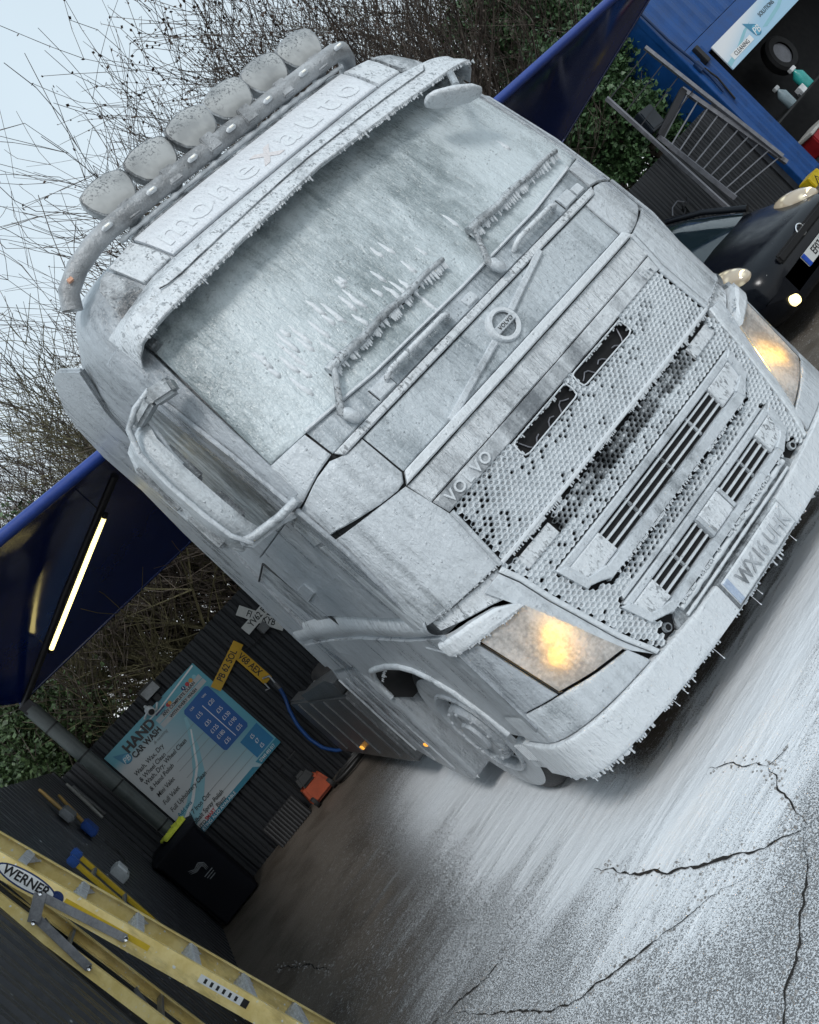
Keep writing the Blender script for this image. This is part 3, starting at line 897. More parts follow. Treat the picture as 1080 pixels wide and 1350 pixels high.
# raised runs of foam sliding down the glass
rn = MB(); rg = random.Random(5)
for k in range(34):
    x0_ = rg.uniform(-.90, -.05) if k < 27 else rg.uniform(-1.05, 1.0); zt = rg.uniform(2.33, 2.62); ln = rg.uniform(.07, .2)
    q = [(x0_ + rg.uniform(-.004, .004), zt - ln * i / 5) for i in range(6)]
    rn.tube([PX(x, z, -.001) for x, z in q], [.004, .009, .012, .014, .016, .009], 8)
kind(rn.build('foam_run', FOAM_THICK, T, smooth=80), 'stuff')

# ---- front panels
both('corner_cowl', [(.99, 2.043), (1.08, 2.03), (1.19, 1.995), (W + .05, 1.97)], [(.995, 2.18), (1.165, 2.196), (1.172, 2.198), (1.174, 2.2)], FOAM, T, nu=10)
patch([(-.982, 2.041), (.982, 2.041)], [(-.985, 2.178), (-.6, 2.14), (0, 2.13), (.6, 2.14), (.985, 2.178)], nu=40, nv=5, wob=.003).build('wiper_cowl', FOAM_HOOD, T)
patch([(-.985, 2.178), (-.6, 2.14), (0, 2.13), (.6, 2.14), (.985, 2.178)], [(-.985, 2.192), (-.6, 2.154), (0, 2.144), (.6, 2.154), (.985, 2.192)], off=.03, thick=.03, nu=40, nv=2).build('windscreen_ledge', FOAM_THICK, T)
patch([(-.955, 1.999), (.955, 1.999)], [(-.978, 2.036), (.978, 2.036)], off=.024, thick=.03, nu=40, nv=3).build('upper_trim_strip', FOAM_SPECK, T)
patch([(-.846, 1.777), (.846, 1.777)], [(-.85, 1.994), (.85, 1.994)], off=.008, nu=40, nv=8, wob=.003).build('badge_panel', foam('badge_panel_foam', .58, under=(.15,.18,.20), white=(.55,.60,.635), speck=.25, streak=1.2, bstr=.55, rough=.28), T)
both('side_badge_panel', [(.856, 1.777), (.893, 1.734), (1.0, 1.75), (1.12, 1.783), (1.199, 1.815), (W + .06, 1.83)], [(.858, 1.994), (.90, 1.994), (.965, 2.0), (1.0, 2.03), (1.1, 2.018), (1.19, 1.985), (W + .05, 1.96)], FOAM, T, nu=14)
patch([(-.882, 1.727), (.882, 1.727)], [(-.846, 1.772), (.846, 1.772)], off=.034, thick=.05, nu=40, nv=3).build('lower_trim_strip', FOAM_THICK, T)
patch([(-.868, 1.604), (.868, 1.604)], [(-.884, 1.722), (.884, 1.722)], off=.012, nu=60, nv=8, wob=.012).build('upper_grille_panel', foam('rippled_foam', .66, under=(.15,.165,.18), streak=1.3, bstr=.7, run=2.0), T)
both('corner_panel', [(.874, 1.222), (.862, 1.38), (.852, 1.515), (.868, 1.60), (.890, 1.726)], [(W + .03, 1.27), (W + .035, 1.40), (W + .045, 1.53), (W + .05, 1.66), (W + .06, 1.82)], FOAM, T, nu=14, nv=18, wob=.004)
# V-shaped badge bar and round badge
def band(pts, wd, off, thick):
    bot, top = [], []
    for i, (x, z) in enumerate(pts):
        a, b = pts[max(0, i - 1)], pts[min(len(pts) - 1, i + 1)]
        d = Vector((b[0] - a[0], b[1] - a[1])).normalized()
        bot.append((x + d.y * wd / 2, z - d.x * wd / 2)); top.append((x - d.y * wd / 2, z + d.x * wd / 2))
    return patch(bot, top, off=off, thick=thick, nu=20, nv=2)
band([(-.545, 1.772), (-.36, 1.812), (-.11, 1.861)], .034, .026, .03).build('badge_bar', FOAM, T)
band([(.07, 1.906), (.25, 1.953), (.43, 1.998)], .034, .026, .03).build('badge_bar', FOAM, T)
bc = PX(-.012, 1.886, .012)
mb = MB(); mb.lathe([(-.012, .058), (-.020, .063), (-.020, .078), (-.010, .085), (.03, .085), (.03, .058)], bc, 'y', 40, True)
mb.add([mb.v[i] for i in range(0)], [])
badge = mb.build('round_badge', FOAM_THICK, T, smooth=50)
mb = MB(); mb.lathe([(0, 0.0001), (0, .059)], bc + Vector((0, .008, 0)), 'y', 32); mb.build('badge_field', FOAM_DARK, badge)
mb = MB(); mb.lathe([(0, 0.0001), (0, .059)], bc + Vector((0, -.001, 0)), 'y', 32); mb.build('badge_field', FOAM_HOOD, badge)
mb = MB(); mb.box(bc + Vector((0, -.010, 0)), (.126, .03, .036)); mb.build('badge_crossbar', FOAM, badge, bevel=.003)
text('lettering', 'VOLVO', .028, BLACK, badge, at(bc.x, bc.y - .027, bc.z), .001, space=1.05)
patch([(-.905, 1.522), (-.5, 1.522)], [(-.9, 1.6), (-.5, 1.6)], off=.0).v  # (surface check)
patch([(-.848, 1.520), (.848, 1.520)], [(-.864, 1.600), (.864, 1.600)], off=.010, nu=40, nv=4).build('grille_name_strip', foam('name_strip_foam', .5, under=(.14,.155,.17), speck=.3, streak=1.1), T)
for i, ch in enumerate('VOLVO'):
    x = -.795 + i * .056
    p_ = PX(x, 1.558, .016); q_ = PX(x + .01, 1.558, .016)
    yaw = math.atan2(q_.y - p_.y, q_.x - p_.x)
    text('letter', ch, .072, FOAM_THICK, T, Matrix.Translation(p_) @ Matrix.Rotation(yaw, 4, 'Z') @ FACE_FRONT, .005, bold=.001)
for i, ch in enumerate('FH'):
    x = .735 + i * .05
    p_ = PX(x, 1.558, .016); q_ = PX(x + .01, 1.558, .016)
    yaw = math.atan2(q_.y - p_.y, q_.x - p_.x)
    text('letter', ch, .062, FOAM_THICK, T, Matrix.Translation(p_) @ Matrix.Rotation(yaw, 4, 'Z') @ FACE_FRONT, .005)

# ---- grille mesh: hexagonal cells with a raised lip, most holes plugged by foam
def inside(poly, x, z):
    c = False; n = len(poly)
    for i in range(n):
        (x1, z1), (x2, z2) = poly[i], poly[(i + 1) % n]
        if (z1 > z) != (z2 > z) and x < (x2 - x1) * (z - z1) / (z2 - z1) + x1: c = not c
    return c
border = [(.872, 1.205), (.843, 1.107), (.821, .967), (.792, .848), (.738, .624), (.675, .462)]
lower_poly = [(-.66, .462)] + [(-x, z) for x, z in border[::-1]][1:] + [(-.85, 1.185), (.85, 1.185)] + border[1:]
upper_poly = [(-.846, 1.226), (.846, 1.226), (.826, 1.514), (-.826, 1.514)]
mid_out = [(-.735, 1.022), (-.70, .868), (-.60, .80), (.60, .80), (.70, .868), (.735, 1.022)]
low_out = [(-.655, .712), (-.612, .562), (-.53, .50), (.53, .50), (.612, .562), (.655, .712), (.63, .74), (-.63, .74)]
slots = [[(-.437, 1.43), (-.02, 1.43), (-.02, 1.512), (-.437, 1.512)], [(.02, 1.43), (.437, 1.43), (.437, 1.512), (.02, 1.512)]]
DX, HZ = .034, .0262
meshes = {'white': MB(), 'dark': MB(), 'plug': MB()}
rg = random.Random(3)
row = 0; z = .45
while z < 1.53:
    x = -.9 + (DX / 2 if row % 2 else 0)
    while x < .9:
        up_ = inside(upper_poly, x, z) and not any(inside(s_, x, z) for s_ in slots)
        lo_ = inside(lower_poly, x, z) and not inside(mid_out, x, z) and not inside(low_out, x, z) and not (abs(x) < .62 and z < .515) and not (abs(x) > .56 and z > 1.10 and z < 1.19 and abs(x) < .80)
        if up_ or lo_:
            nzv = mnoise.noise(Vector((x * 3.1, z * 9, 1.7)))
            if up_:
                openp = .03 + (.5 if nzv > .33 else 0)
                if z < 1.43 and z > 1.37 and abs(x) < .5: openp = .42
                if x < -.66 and z > 1.43: openp = .42
                dark = False
            else:
                dz = (1.185 - z)
                cen = abs(x + .0) < .62
                dark = cen and z > 1.115 and nzv < .30
                openp = .80 if dark else (.34 if (cen and z > 1.02) else .05)
                if .765 < z < .80: openp = .35
                if abs(x) < .52 and z < .80: openp = .75
                if nzv > .42: openp = max(openp, .35)
            mb = meshes['dark' if dark else 'white']
            hexv = [(0, HZ / 2), (DX / 2, HZ / 4), (DX / 2, -HZ / 4), (0, -HZ / 2), (-DX / 2, -HZ / 4), (-DX / 2, HZ / 4)]
            op = rg.random() < openp
            k1 = (.60 if op else .55) * (1 + .22 * mnoise.noise(Vector((x * 40, z * 40, .3))) + rg.uniform(-.06, .06))
            a = [PX(x + u, z + v, .010) for u, v in hexv]
            sh = .0018
            b = [PX(x + u * k1, z + v * k1 - sh, -.002 if op else .0015) for u, v in hexv]
            c = [PX(x + u * k1 * .95, z + v * k1 * .95 - sh, -.018) for u, v in hexv]
            mb.add(a + b + c, [(i, (i + 1) % 6, 6 + (i + 1) % 6, 6 + i) for i in range(6)] + [(6 + i, 6 + (i + 1) % 6, 12 + (i + 1) % 6, 12 + i) for i in range(6)])
            if not op:
                dpt = rg.uniform(-.006, -.001)
                c0 = PX(x, z - .003, dpt + .004)
                ring_ = [PX(x + u * k1 * 1.02, z + v * k1 * 1.02 - sh, dpt) for u, v in hexv]
                meshes['plug'].add(ring_ + [c0], [(i, (i + 1) % 6, 6) for i in range(6)])
        x += DX
    z += HZ * .75; row += 1
kind(meshes['white'].build('grille_mesh', FOAM_MESH, T, smooth=0, recalc=False), 'stuff')
kind(meshes['dark'].build('grille_mesh', FOAM_DARK, T, smooth=0, recalc=False), 'stuff')
kind(meshes['plug'].build('foam_plugs', FOAM_PLUG, T, smooth=60, recalc=False), 'stuff')
patch([(-.68, .45), (.68, .45)], [(-.86, 1.56), (.86, 1.56)], off=-.021, thick=.004, nu=40, nv=20, r=0).build('grille_backing', VOID, T)
for sg in (-1, 1):
    pts = [(.03, 1.437), (.05, 1.432), (.405, 1.428), (.43, 1.436), (.437, 1.46), (.43, 1.50), (.41, 1.508), (.05, 1.51), (.03, 1.506), (.022, 1.47), (.03, 1.437)]
    mb = MB(); mb.tube([PX(sg * x, z, .010) for x, z in pts], .0045, 6); mb.build('intake_rim', FOAM_THICK, T, smooth=60)
    mb = MB()
    for k in range(3):   # wiring just inside the slot
        xa = .06 + .12 * k
        mb.tube([PX(sg * (xa + .02 * q), 1.45 + .045 * math.sin(q * .9 + k * 1.3) * (q / 4.0), -.014 + .002 * k) for q in range(6)], .0035, 5)
    mb.build('hose', DSTEEL, T)
# frame around the upper mesh and around the lower grille
def outline(pts, rad, mat, off=.012, name='grille_frame'):
    o = MB(); dense = []
    for a, b in zip(pts[:-1], pts[1:]):
        for k in range(8): dense.append((a[0] + (b[0] - a[0]) * k / 8, a[1] + (b[1] - a[1]) * k / 8))
    dense.append(pts[-1])
    o.tube([PX(x, z, off) for x, z in dense], rad, 8)
    return o.build(name, mat, T, smooth=60)
outline([(-.868, 1.215), (-.842, 1.515)], .012, FOAM); outline([(.868, 1.215), (.842, 1.515)], .012, FOAM)
patch([(-.868, 1.206), (.868, 1.206)], [(-.866, 1.226), (.866, 1.226)], off=.02, thick=.03, nu=40, nv=2).build('grille_lower_edge', FOAM_THICK, T)
for sg in (-1, 1):
    pb = [(sg * .585, 1.105), (sg * .80, 1.105)]; pt_ = [(sg * .585, 1.175), (sg * .82, 1.175)]
    patch(pb, pt_, off=-.004, thick=.012, nu=6, nv=3).build('grille_ledge', FOAM_SPECK, T)
both('lower_grille_frame', border, [(.898, 1.2), (.869, 1.11), (.846, .967), (.816, .846), (.762, .62), (.70, .462)], FOAM_MESH, T, off=.02, thick=.03, nu=16, nv=2)

# ---- the two louvred frames of the lower grille
def slat_rows(x0, x1, za, zb, n, name='slat'):
    for i in range(n):
        z = za + (zb - za) * (i + .5) / n
        hh = (zb - za) / n * .14
        patch([(x0, z - hh), (x1, z - hh)], [(x0, z + hh), (x1, z + hh)], off=.010, thick=.016, nu=16, nv=2, r=.003).build(name, FOAM_MESH, T)
fr = FOAM
# mid frame
patch([(-.715, .985), (.715, .985)], [(-.735, 1.022), (.735, 1.022)], off=.022, thick=.04, nu=30, nv=2).build('louvre_frame', fr, T)
patch([(-.60, .812), (.60, .812)], [(-.58, .868), (.58, .868)], off=.030, thick=.05, nu=30, nv=4, r=.014).build('louvre_frame', fr, T)
both('louvre_end_panel', [(.47, .872), (.60, .872), (.66, .885)], [(.475, .985), (.60, .985), (.72, .985)], FOAM_SPECK, T, off=.020, thick=.03, nu=8, nv=4)
both('louvre_frame', [(.585, .815), (.64, .85), (.688, .872)], [(.57, .875), (.625, .888), (.66, .90)], fr, T, off=.034, thick=.05, nu=6, nv=3)
both('louvre_frame', [(.655, .868), (.700, .868)], [(.688, 1.0), (.738, 1.02)], fr, T, off=.030, thick=.045, nu=4, nv=6)
patch([(-.47, .873), (.47, .873)], [(-.475, .984), (.475, .984)], off=-.006, thick=.008, nu=20, nv=2, r=0).build('louvre_opening', VOID, T)
slat_rows(-.47, .47, .876, .984, 3)
for xx in (-.26, .02, .27):
    patch([(xx - .006, .875), (xx + .006, .875)], [(xx - .006, .984), (xx + .006, .984)], off=.008, thick=.02, nu=2, nv=2).build('louvre_web', FOAM_DARK, T)
# lower frame
patch([(-.62, .675), (.62, .675)], [(-.642, .71), (.642, .71)], off=.022, thick=.04, nu=30, nv=2).build('louvre_frame', fr, T)
patch([(-.62, .716), (.62, .716)], [(-.61, .738), (.61, .738)], off=.014, thick=.03, nu=30, nv=3).build('step_pad', FOAM, T)
patch([(-.52, .512), (.52, .512)], [(-.5, .555), (.5, .555)], off=.030, thick=.05, nu=30, nv=4, r=.012).build('louvre_frame', fr, T)
both('louvre_end_panel', [(.465, .56), (.55, .565), (.585, .58)], [(.465, .673), (.56, .673), (.622, .673)], FOAM_SPECK, T, off=.022, thick=.03, nu=8, nv=4)
both('louvre_frame', [(.505, .514), (.56, .54), (.607, .562)], [(.49, .56), (.545, .572), (.58, .59)], fr, T, off=.034, thick=.05, nu=6, nv=3)
both('louvre_frame', [(.575, .560), (.615, .560)], [(.615, .69), (.66, .71)], fr, T, off=.030, thick=.045, nu=4, nv=6)
for sg in (-1, 1):
    a_, b_ = sorted((sg * .105, sg * .462))
    patch([(a_, .562), (b_, .562)], [(a_, .672), (b_, .672)], off=-.006, thick=.008, nu=12, nv=2, r=0).build('louvre_opening', VOID, T)
    slat_rows(a_, b_, .564, .672, 3)
    xx = sg * .3
    patch([(xx - .006, .56), (xx + .006, .56)], [(xx - .006, .672), (xx + .006, .672)], off=.008, thick=.02, nu=2, nv=2).build('louvre_web', FOAM_DARK, T)
patch([(-.079, .558), (.079, .558)], [(-.079, .674), (.079, .674)], off=.026, thick=.04, nu=6, nv=4).build('towing_cover', FOAM_SPECK, T)
both('louvre_frame', [(.083, .560), (.103, .560)], [(.083, .674), (.103, .674)], fr, T, off=.03, thick=.04, nu=2, nv=3)
# rolls of foam and dark step slot under the lower frame
patch([(-.56, .418), (.56, .418)], [(-.50, .51), (.50, .51)], off=-.004, thick=.02, nu=30, nv=4).build('step_recess', FOAM_DARK, T)
for z, r_ in ((.492, .016), (.452, .009)):
    mb = MB(); mb.tube([PX(x, z, .012) for x in np.linspace(-.47, .47, 40)], [r_ * rg.uniform(.8, 1.15) for _ in range(40)], 8); mb.build('step_edge', FOAM_MESH, T, smooth=70)
# tow-eye covers
for sg in (-1, 1):
    c = PX(sg * .58, .494, .012); mb = MB(); mb.lathe([(-.008, .014), (-.008, .02), (.01, .022), (.01, .014)], c, 'y', 16, True); e_ = mb.build('tow_eye', FOAM_DARK, T)
    mb = MB(); mb.lathe([(0, .0001), (0, .0145)], c + Vector((0, -.002, 0)), 'y', 14); mb.build('tow_eye_hole', VOID, e_)

# ---- bumper lip, plate, headlamps
lipb = [(W + .18, .33), (1.2, .308), (1.1, .30), (.8, .284), (.5, .270), (.27, .264)]
lipt = [(W + .18, .53), (1.21, .508), (1.0, .476), (.7, .452), (.45, .43), (.27, .424)]
patch([(-x, z) for x, z in lipb] + lipb[::-1], [(-x, z) for x, z in lipt] + lipt[::-1], off=.028, thick=.06, nu=60, nv=7, wob=.005).build('bumper_lip', foam('bumper_foam', .86, streak=1.4, bstr=.5), T, smooth=50)
plt_ = patch([(-.275, .272), (.275, .272)], [(-.275, .430), (.275, .430)], off=.036, thick=.03, nu=8, nv=3).build('plate_holder', FOAM_DARK, T)
pl2 = patch([(-.26, .285), (.26, .285)], [(-.26, .420), (.26, .420)], off=.044, thick=.012, nu=10, nv=5, wob=.003).build('number_plate', foam('foamed_plate', .88, streak=1.2, bstr=.6), T)
pn = PX(0, .352, .0455)
text('lettering', 'WX16 UHK', .108, foam('wet_letter', .58, under=(.12, .13, .14), white=(.50, .53, .56), streak=2.0), pl2, Matrix.Translation((pn.x + .03, pn.y - .003, pn.z)) @ FACE_FRONT, .0025, sx_=.78, bold=.0015)
BLUEF = foam('foamed_blue_band', .62, under=(.05, .12, .35), white=(.5, .58, .68), speck=.3)
patch([(-.258, .288), (-.222, .288)], [(-.258, .417), (-.222, .417)], off=.046, thick=.004, nu=3, nv=3).build('blue_band', BLUEF, pl2)
both('bumper_corner_trim', [(.902, 1.195), (.873, 1.105), (.85, .965), (.82, .845), (.766, .62), (.705, .465)], [(1.0, 1.19), (.962, 1.09), (.935, 1.02), (.858, .80), (.82, .68), (.778, .575)], FOAM, T, off=.012, nu=16, nv=4)
both('fog_panel', [(.735, .462), (.9, .475), (1.0, .486), (1.21, .516), (W + .12, .535)], [(.772, .57), (.945, .612), (1.085, .66), (1.2, .69), (W + .1, .70)], FOAM, T, off=.010, nu=14, nv=5)
both('lamp_side_panel', [(1.10, .672), (1.2, .70), (W + .1, .71)], [(1.158, 1.06), (1.215, 1.09), (W + .1, 1.17)], FOAM_SIDE, T, off=.012, nu=10, nv=8)
both('lamp_recess', [(.955, 1.10), (1.02, 1.13), (1.19, 1.19), (W - .02, 1.2)], [(.88, 1.212), (1.0, 1.225), (1.15, 1.245), (W - .02, 1.26)], FOAM_SPECK, T, off=-.012, thick=.01, nu=12, nv=4)
both('lamp_eyebrow', [(.932, 1.030), (1.079, 1.057), (1.15, 1.07), (1.224, 1.09)], [(.945, 1.062), (1.02, 1.118), (1.12, 1.15), (1.226, 1.172)], FOAM_THICK, T, off=.042, thick=.07, nu=12, nv=4, r=.01)
# headlamp: bowl, lit bulb housing and a foam-covered lens in front of it
def lens_material():
    mt, t, p = newmat('foamed_headlamp_lens')
    v = coords(t, (6, 6, 1.4)); v1 = coords(t, (1, 1, 1))
    s1 = nz(t, v, 1.6, 4.0); fin = nz(t, v1, 60, 3.0)
    f = ramp(t, mth(t, 'ADD', mth(t, 'MULTIPLY', s1, .6), mth(t, 'MULTIPLY', fin, .4)), .35, .65)
    c = mixc(t, f, (.40, .39, .38), (.74, .73, .72))
    tr = t.nodes.new('ShaderNodeBsdfTranslucent'); df = t.nodes.new('ShaderNodeBsdfDiffuse'); gl = t.nodes.new('ShaderNodeBsdfGlossy')
    tp = t.nodes.new('ShaderNodeBsdfTransparent')
    for n_ in (tr, df): t.links.new(c, n_.inputs['Color'])
    gl.inputs['Roughness'].default_value = .25
    gl.inputs['Color'].default_value = (.8, .8, .8, 1)
    m1 = t.nodes.new('ShaderNodeMixShader'); m2 = t.nodes.new('ShaderNodeMixShader'); m3 = t.nodes.new('ShaderNodeMixShader')
    m1.inputs[0].default_value = .24; m2.inputs[0].default_value = .05
    t.links.new(df.outputs[0], m1.inputs[1]); t.links.new(tr.outputs[0], m1.inputs[2])
    t.links.new(m1.outputs[0], m2.inputs[1]); t.links.new(gl.outputs[0], m2.inputs[2])
    m3.inputs[0].default_value = .05
    t.links.new(m2.outputs[0], m3.inputs[1]); t.links.new(tp.outputs[0], m3.inputs[2])
    bp_ = bump(t, mth(t, 'ADD', s1, mth(t, 'MULTIPLY', fin, .3)), .5, .02)
    for n_ in (tr, df, gl): t.links.new(bp_, n_.inputs['Normal'])
    t.links.new(m3.outputs[0], t.nodes['Material Output'].inputs[0])
    return mt
LENS = lens_material()
BULB = emit('headlamp_glow', (1.0, .55, .07), 95.0)
BOWL = plain('lamp_bowl', (.05, .05, .05), .4)
for sg in (-1, 1):
    hb = [(sg * 1.088, .680), (sg * .945, .630), (sg * .780, .590)]; ht = [(sg * 1.145, 1.062), (sg * 1.03, 1.05), (sg * .932, 1.032)]
    bowl = patch(hb, ht, off=-.125, thick=.01, nu=8, nv=8, r=0).build('headlamp', BOWL, T)
    n_ = patch(hb, ht, off=.016, thick=.004, nu=12, nv=12, r=.003)
    n_.build('lens', LENS, bowl)
    mb = MB()                                                   # bowl walls
    loop = hb + ht[::-1]; A = [PX(x, z, -.12) for x, z in loop]; Bq = [PX(x, z, .008) for x, z in loop]
    mb.add(A + Bq, [(i, (i + 1) % 6, 6 + (i + 1) % 6, 6 + i) for i in range(6)]); mb.build('bowl_wall', BOWL, bowl, smooth=0)
    c = PX(sg * .965, .82, -.034); mb = MB()
    d = (PX(sg * .93, .90, -.055) - PX(sg * 1.0, .75, -.055))
    for k in (-1, 1):
        cc = c + Vector((sg * -.028 * k, 0, .040 * k))
        mb.lathe([(-.012, .001), (-.010, .036), (.0, .043), (.012, .036), (.014, .001)], cc, 'y', 16)
    mb.build('bulb', BULB, bowl, smooth=70)
    outline([(sg * 1.15, 1.05), (sg * 1.093, .676), (sg * 1.08, .668)], .0035, SEAM, off=.012, name='lamp_seal')

# ---- side of the cab (both sides)
def side(sg, base=1.222):
    return lambda u, v, d: (sg * (base + d), u, v)
def ring_plate(outer, inner, fn, th):
    n = len(outer); mb = MB()
    vs = [fn(u, v, th) for u, v in outer] + [fn(u, v, th) for u, v in inner] + [fn(u, v, 0) for u, v in outer] + [fn(u, v, 0) for u, v in inner]
    fs = []
    for i in range(n):
        j = (i + 1) % n
        fs += [(i, j, n + j, n + i), (2 * n + i, 3 * n + i, 3 * n + j, 2 * n + j), (i, 2 * n + i, 2 * n + j, j), (n + i, n + j, 3 * n + j, 3 * n + i)]
    return mb.add(vs, fs)
AMBER = emit('amber_marker', (1.0, .45, .06), .9)
for sg in (-1, 1):
    out_ = [(.24, 2.0), (.30, 2.35), (.42, 2.78), (.52, 2.90), (1.30, 2.90), (1.38, 2.78), (1.41, 2.2), (1.40, 2.0)]
    in_ = [(.36, 2.06), (.40, 2.35), (.50, 2.72), (.57, 2.81), (1.22, 2.81), (1.30, 2.70), (1.32, 2.2), (1.30, 2.06)]
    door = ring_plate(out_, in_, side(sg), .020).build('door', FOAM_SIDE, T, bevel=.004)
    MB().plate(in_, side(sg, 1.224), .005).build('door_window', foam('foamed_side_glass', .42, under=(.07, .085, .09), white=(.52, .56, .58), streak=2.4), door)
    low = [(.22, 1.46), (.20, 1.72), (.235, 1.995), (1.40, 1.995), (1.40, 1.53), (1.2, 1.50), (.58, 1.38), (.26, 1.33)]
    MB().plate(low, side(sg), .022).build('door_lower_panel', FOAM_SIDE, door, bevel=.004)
    MB().plate([(1.08, 1.66), (1.10, 1.74), (1.34, 1.74), (1.34, 1.64)], side(sg, 1.236), .016).build('door_handle', FOAM_SIDE, door, bevel=.006)
    # door-edge grab recess and lower locker
    MB().plate([(1.46, 1.965), (1.86, 1.92), (1.60, 1.41), (1.27, 1.41)], side(sg, 1.215), .012).build('grab_recess', FOAM_DARK, T)
    outline_pts = [(1.46, 1.965), (1.90, 1.92)]
    mb = MB(); mb.tube([(sg * 1.238, 1.46, 1.965), (sg * 1.238, 1.275, 1.415)], .007, 6); mb.build('recess_edge', SEAM, T)
    mb = MB(); mb.tube([(sg * 1.238, 1.46, 1.968), (sg * 1.238, 1.90, 1.922)], .006, 6); mb.build('recess_edge', SEAM, T)
    # swage that runs back from the corner panel
    top = [(.20, 1.285), (.40, 1.325), (.58, 1.365), (1.2, 1.492), (1.75, 1.54), (2.4, 1.575)]
    bot = [(.20, 1.19), (.40, 1.205), (.58, 1.225), (1.2, 1.325), (1.75, 1.38), (2.4, 1.42)]
    rr = []
    for (ya, za), (yb, zb) in zip(top, bot):
        rr.append([(sg * (1.222 + .026 * math.sin(math.pi * k / 8)), ya + (yb - ya) * k / 8, za + (zb - za) * k / 8) for k in range(9)])
    MB().loft(rr, closed=False, cap=False).build('side_swage', FOAM, T, smooth=70)
    MB().plate([(1.32, 1.335), (1.80, 1.385), (1.80, 1.31), (1.32, 1.26)], side(sg, 1.234), .006).build('locker_latch', FOAM_DARK, T)
    # lower wing with the wheel arch cut into it
    arch = [(.56, .58), (.60, .72), (.67, .87), (.78, .98), (.9, 1.05), (1.05, 1.092), (1.23, 1.108), (1.45, 1.108), (1.6, 1.10), (1.70, 1.05), (1.755, .97), (1.775, .88)]
    wing = [(.18, 1.185), (.20, .62), (.32, .55)] + arch + [(1.80, .88), (1.86, 1.16), (2.45, 1.17), (2.45, 1.42), (1.75, 1.375), (1.2, 1.32), (.58, 1.22)]
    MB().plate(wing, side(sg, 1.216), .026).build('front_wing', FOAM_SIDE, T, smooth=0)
    mb = MB(); mb.tube([(sg * 1.242, y, z) for y, z in arch], .020, 8); mb.build('arch_lip', FOAM, T, smooth=70)
    inn = [(y + (1.25 - y) * .13, z - .085 - (0.02 if 1 < y < 1.6 else 0)) for y, z in arch]
    mb = MB(); rows = [[(sg * 1.24, y, z) for y, z in arch], [(sg * 1.17, y, z) for y, z in inn], [(sg * .85, y, z - .02) for y, z in inn]]
    mb.loft(rows, closed=False, cap=False).build('arch_liner', VOID, T, smooth=60)
    mb = MB(); mb.box((sg * .82, 1.25, .72), (.06, 1.3, .9)); mb.build('arch_inner_wall', VOID, T)
    # mudguard tail behind the wheel, ribbed
    rr = []
    for k, (y, zt, zb, bx) in enumerate([(1.775, 1.14, .20, 1.236), (1.80, 1.16, .165, 1.256), (1.92, 1.165, .165, 1.262), (2.10, 1.165, .21, 1.26), (2.3, 1.165, .30, 1.256), (2.5, 1.165, .405, 1.25), (2.64, 1.16, .50, 1.235)]):
        rr.append([(sg * (bx - .03 + .03 * math.sin(math.pi * min(1, j / 5))), y, zt + (zb - zt) * j / 10) if j < 5 else (sg * bx, y, zt + (zb - zt) * j / 10) for j in range(11)] + [(sg * (bx - .25), y, zb), (sg * (bx - .25), y, zt)])
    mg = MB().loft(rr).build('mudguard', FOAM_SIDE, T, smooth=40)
    for y in (1.98, 2.2, 2.42):
        mb = MB(); mb.tube([(sg * 1.262, y, 1.1), (sg * 1.266, y, .75), (sg * 1.263, y, .25 + (y - 1.98) * .35)], .008, 6); mb.build('mudguard_rib', FOAM_SIDE, mg)
    mb = MB(); mb.box((sg * 1.268, 2.03, .475), (.014, .05, .024)); mb.build('amber_marker', AMBER, mg, bevel=.004)
    # side locker / fairing further back
    mb = MB(); mb.box((sg * 1.17, 4.1, .58), (.16, 2.5, .72)); sk = mb.build('side_locker', FOAM_DIRTY, T, bevel=.02)
    for y in (3.1, 3.7, 4.3, 4.9):
        mb = MB(); mb.box((sg * 1.256, y, .6), (.012, .03, .62)); mb.build('locker_rib', FOAM_DIRTY, sk)
    mb = MB(); mb.box((sg * 1.258, 4.15, .34), (.014, .07, .03)); mb.build('amber_marker', AMBER, sk)
    MB().plate([(2.82, 1.06), (2.9, .95), (4.4, .93), (4.4, 1.0), (3.0, 1.10)], side(sg, 1.10), .14).build('locker_lid', FOAM_DIRTY, sk)
    # bumper end step with ribs
    mb = MB(); mb.box((sg * 1.175, .60, .415), (.13, .19, .17), taper=(.85, .9)); st = mb.build('entry_step', FOAM, T, bevel=.01)
    for k in range(6):
        mb = MB(); mb.box((sg * 1.236, .535 + k * .026, .44), (.014, .010, .10)); mb.build('step_rib', FOAM_THICK, st)
    mb = MB(); mb.box((sg * 1.19, .50, .60), (.07, .2, .07)); mb.build('step_bracket', FOAM_DIRTY, T, bevel=.02)

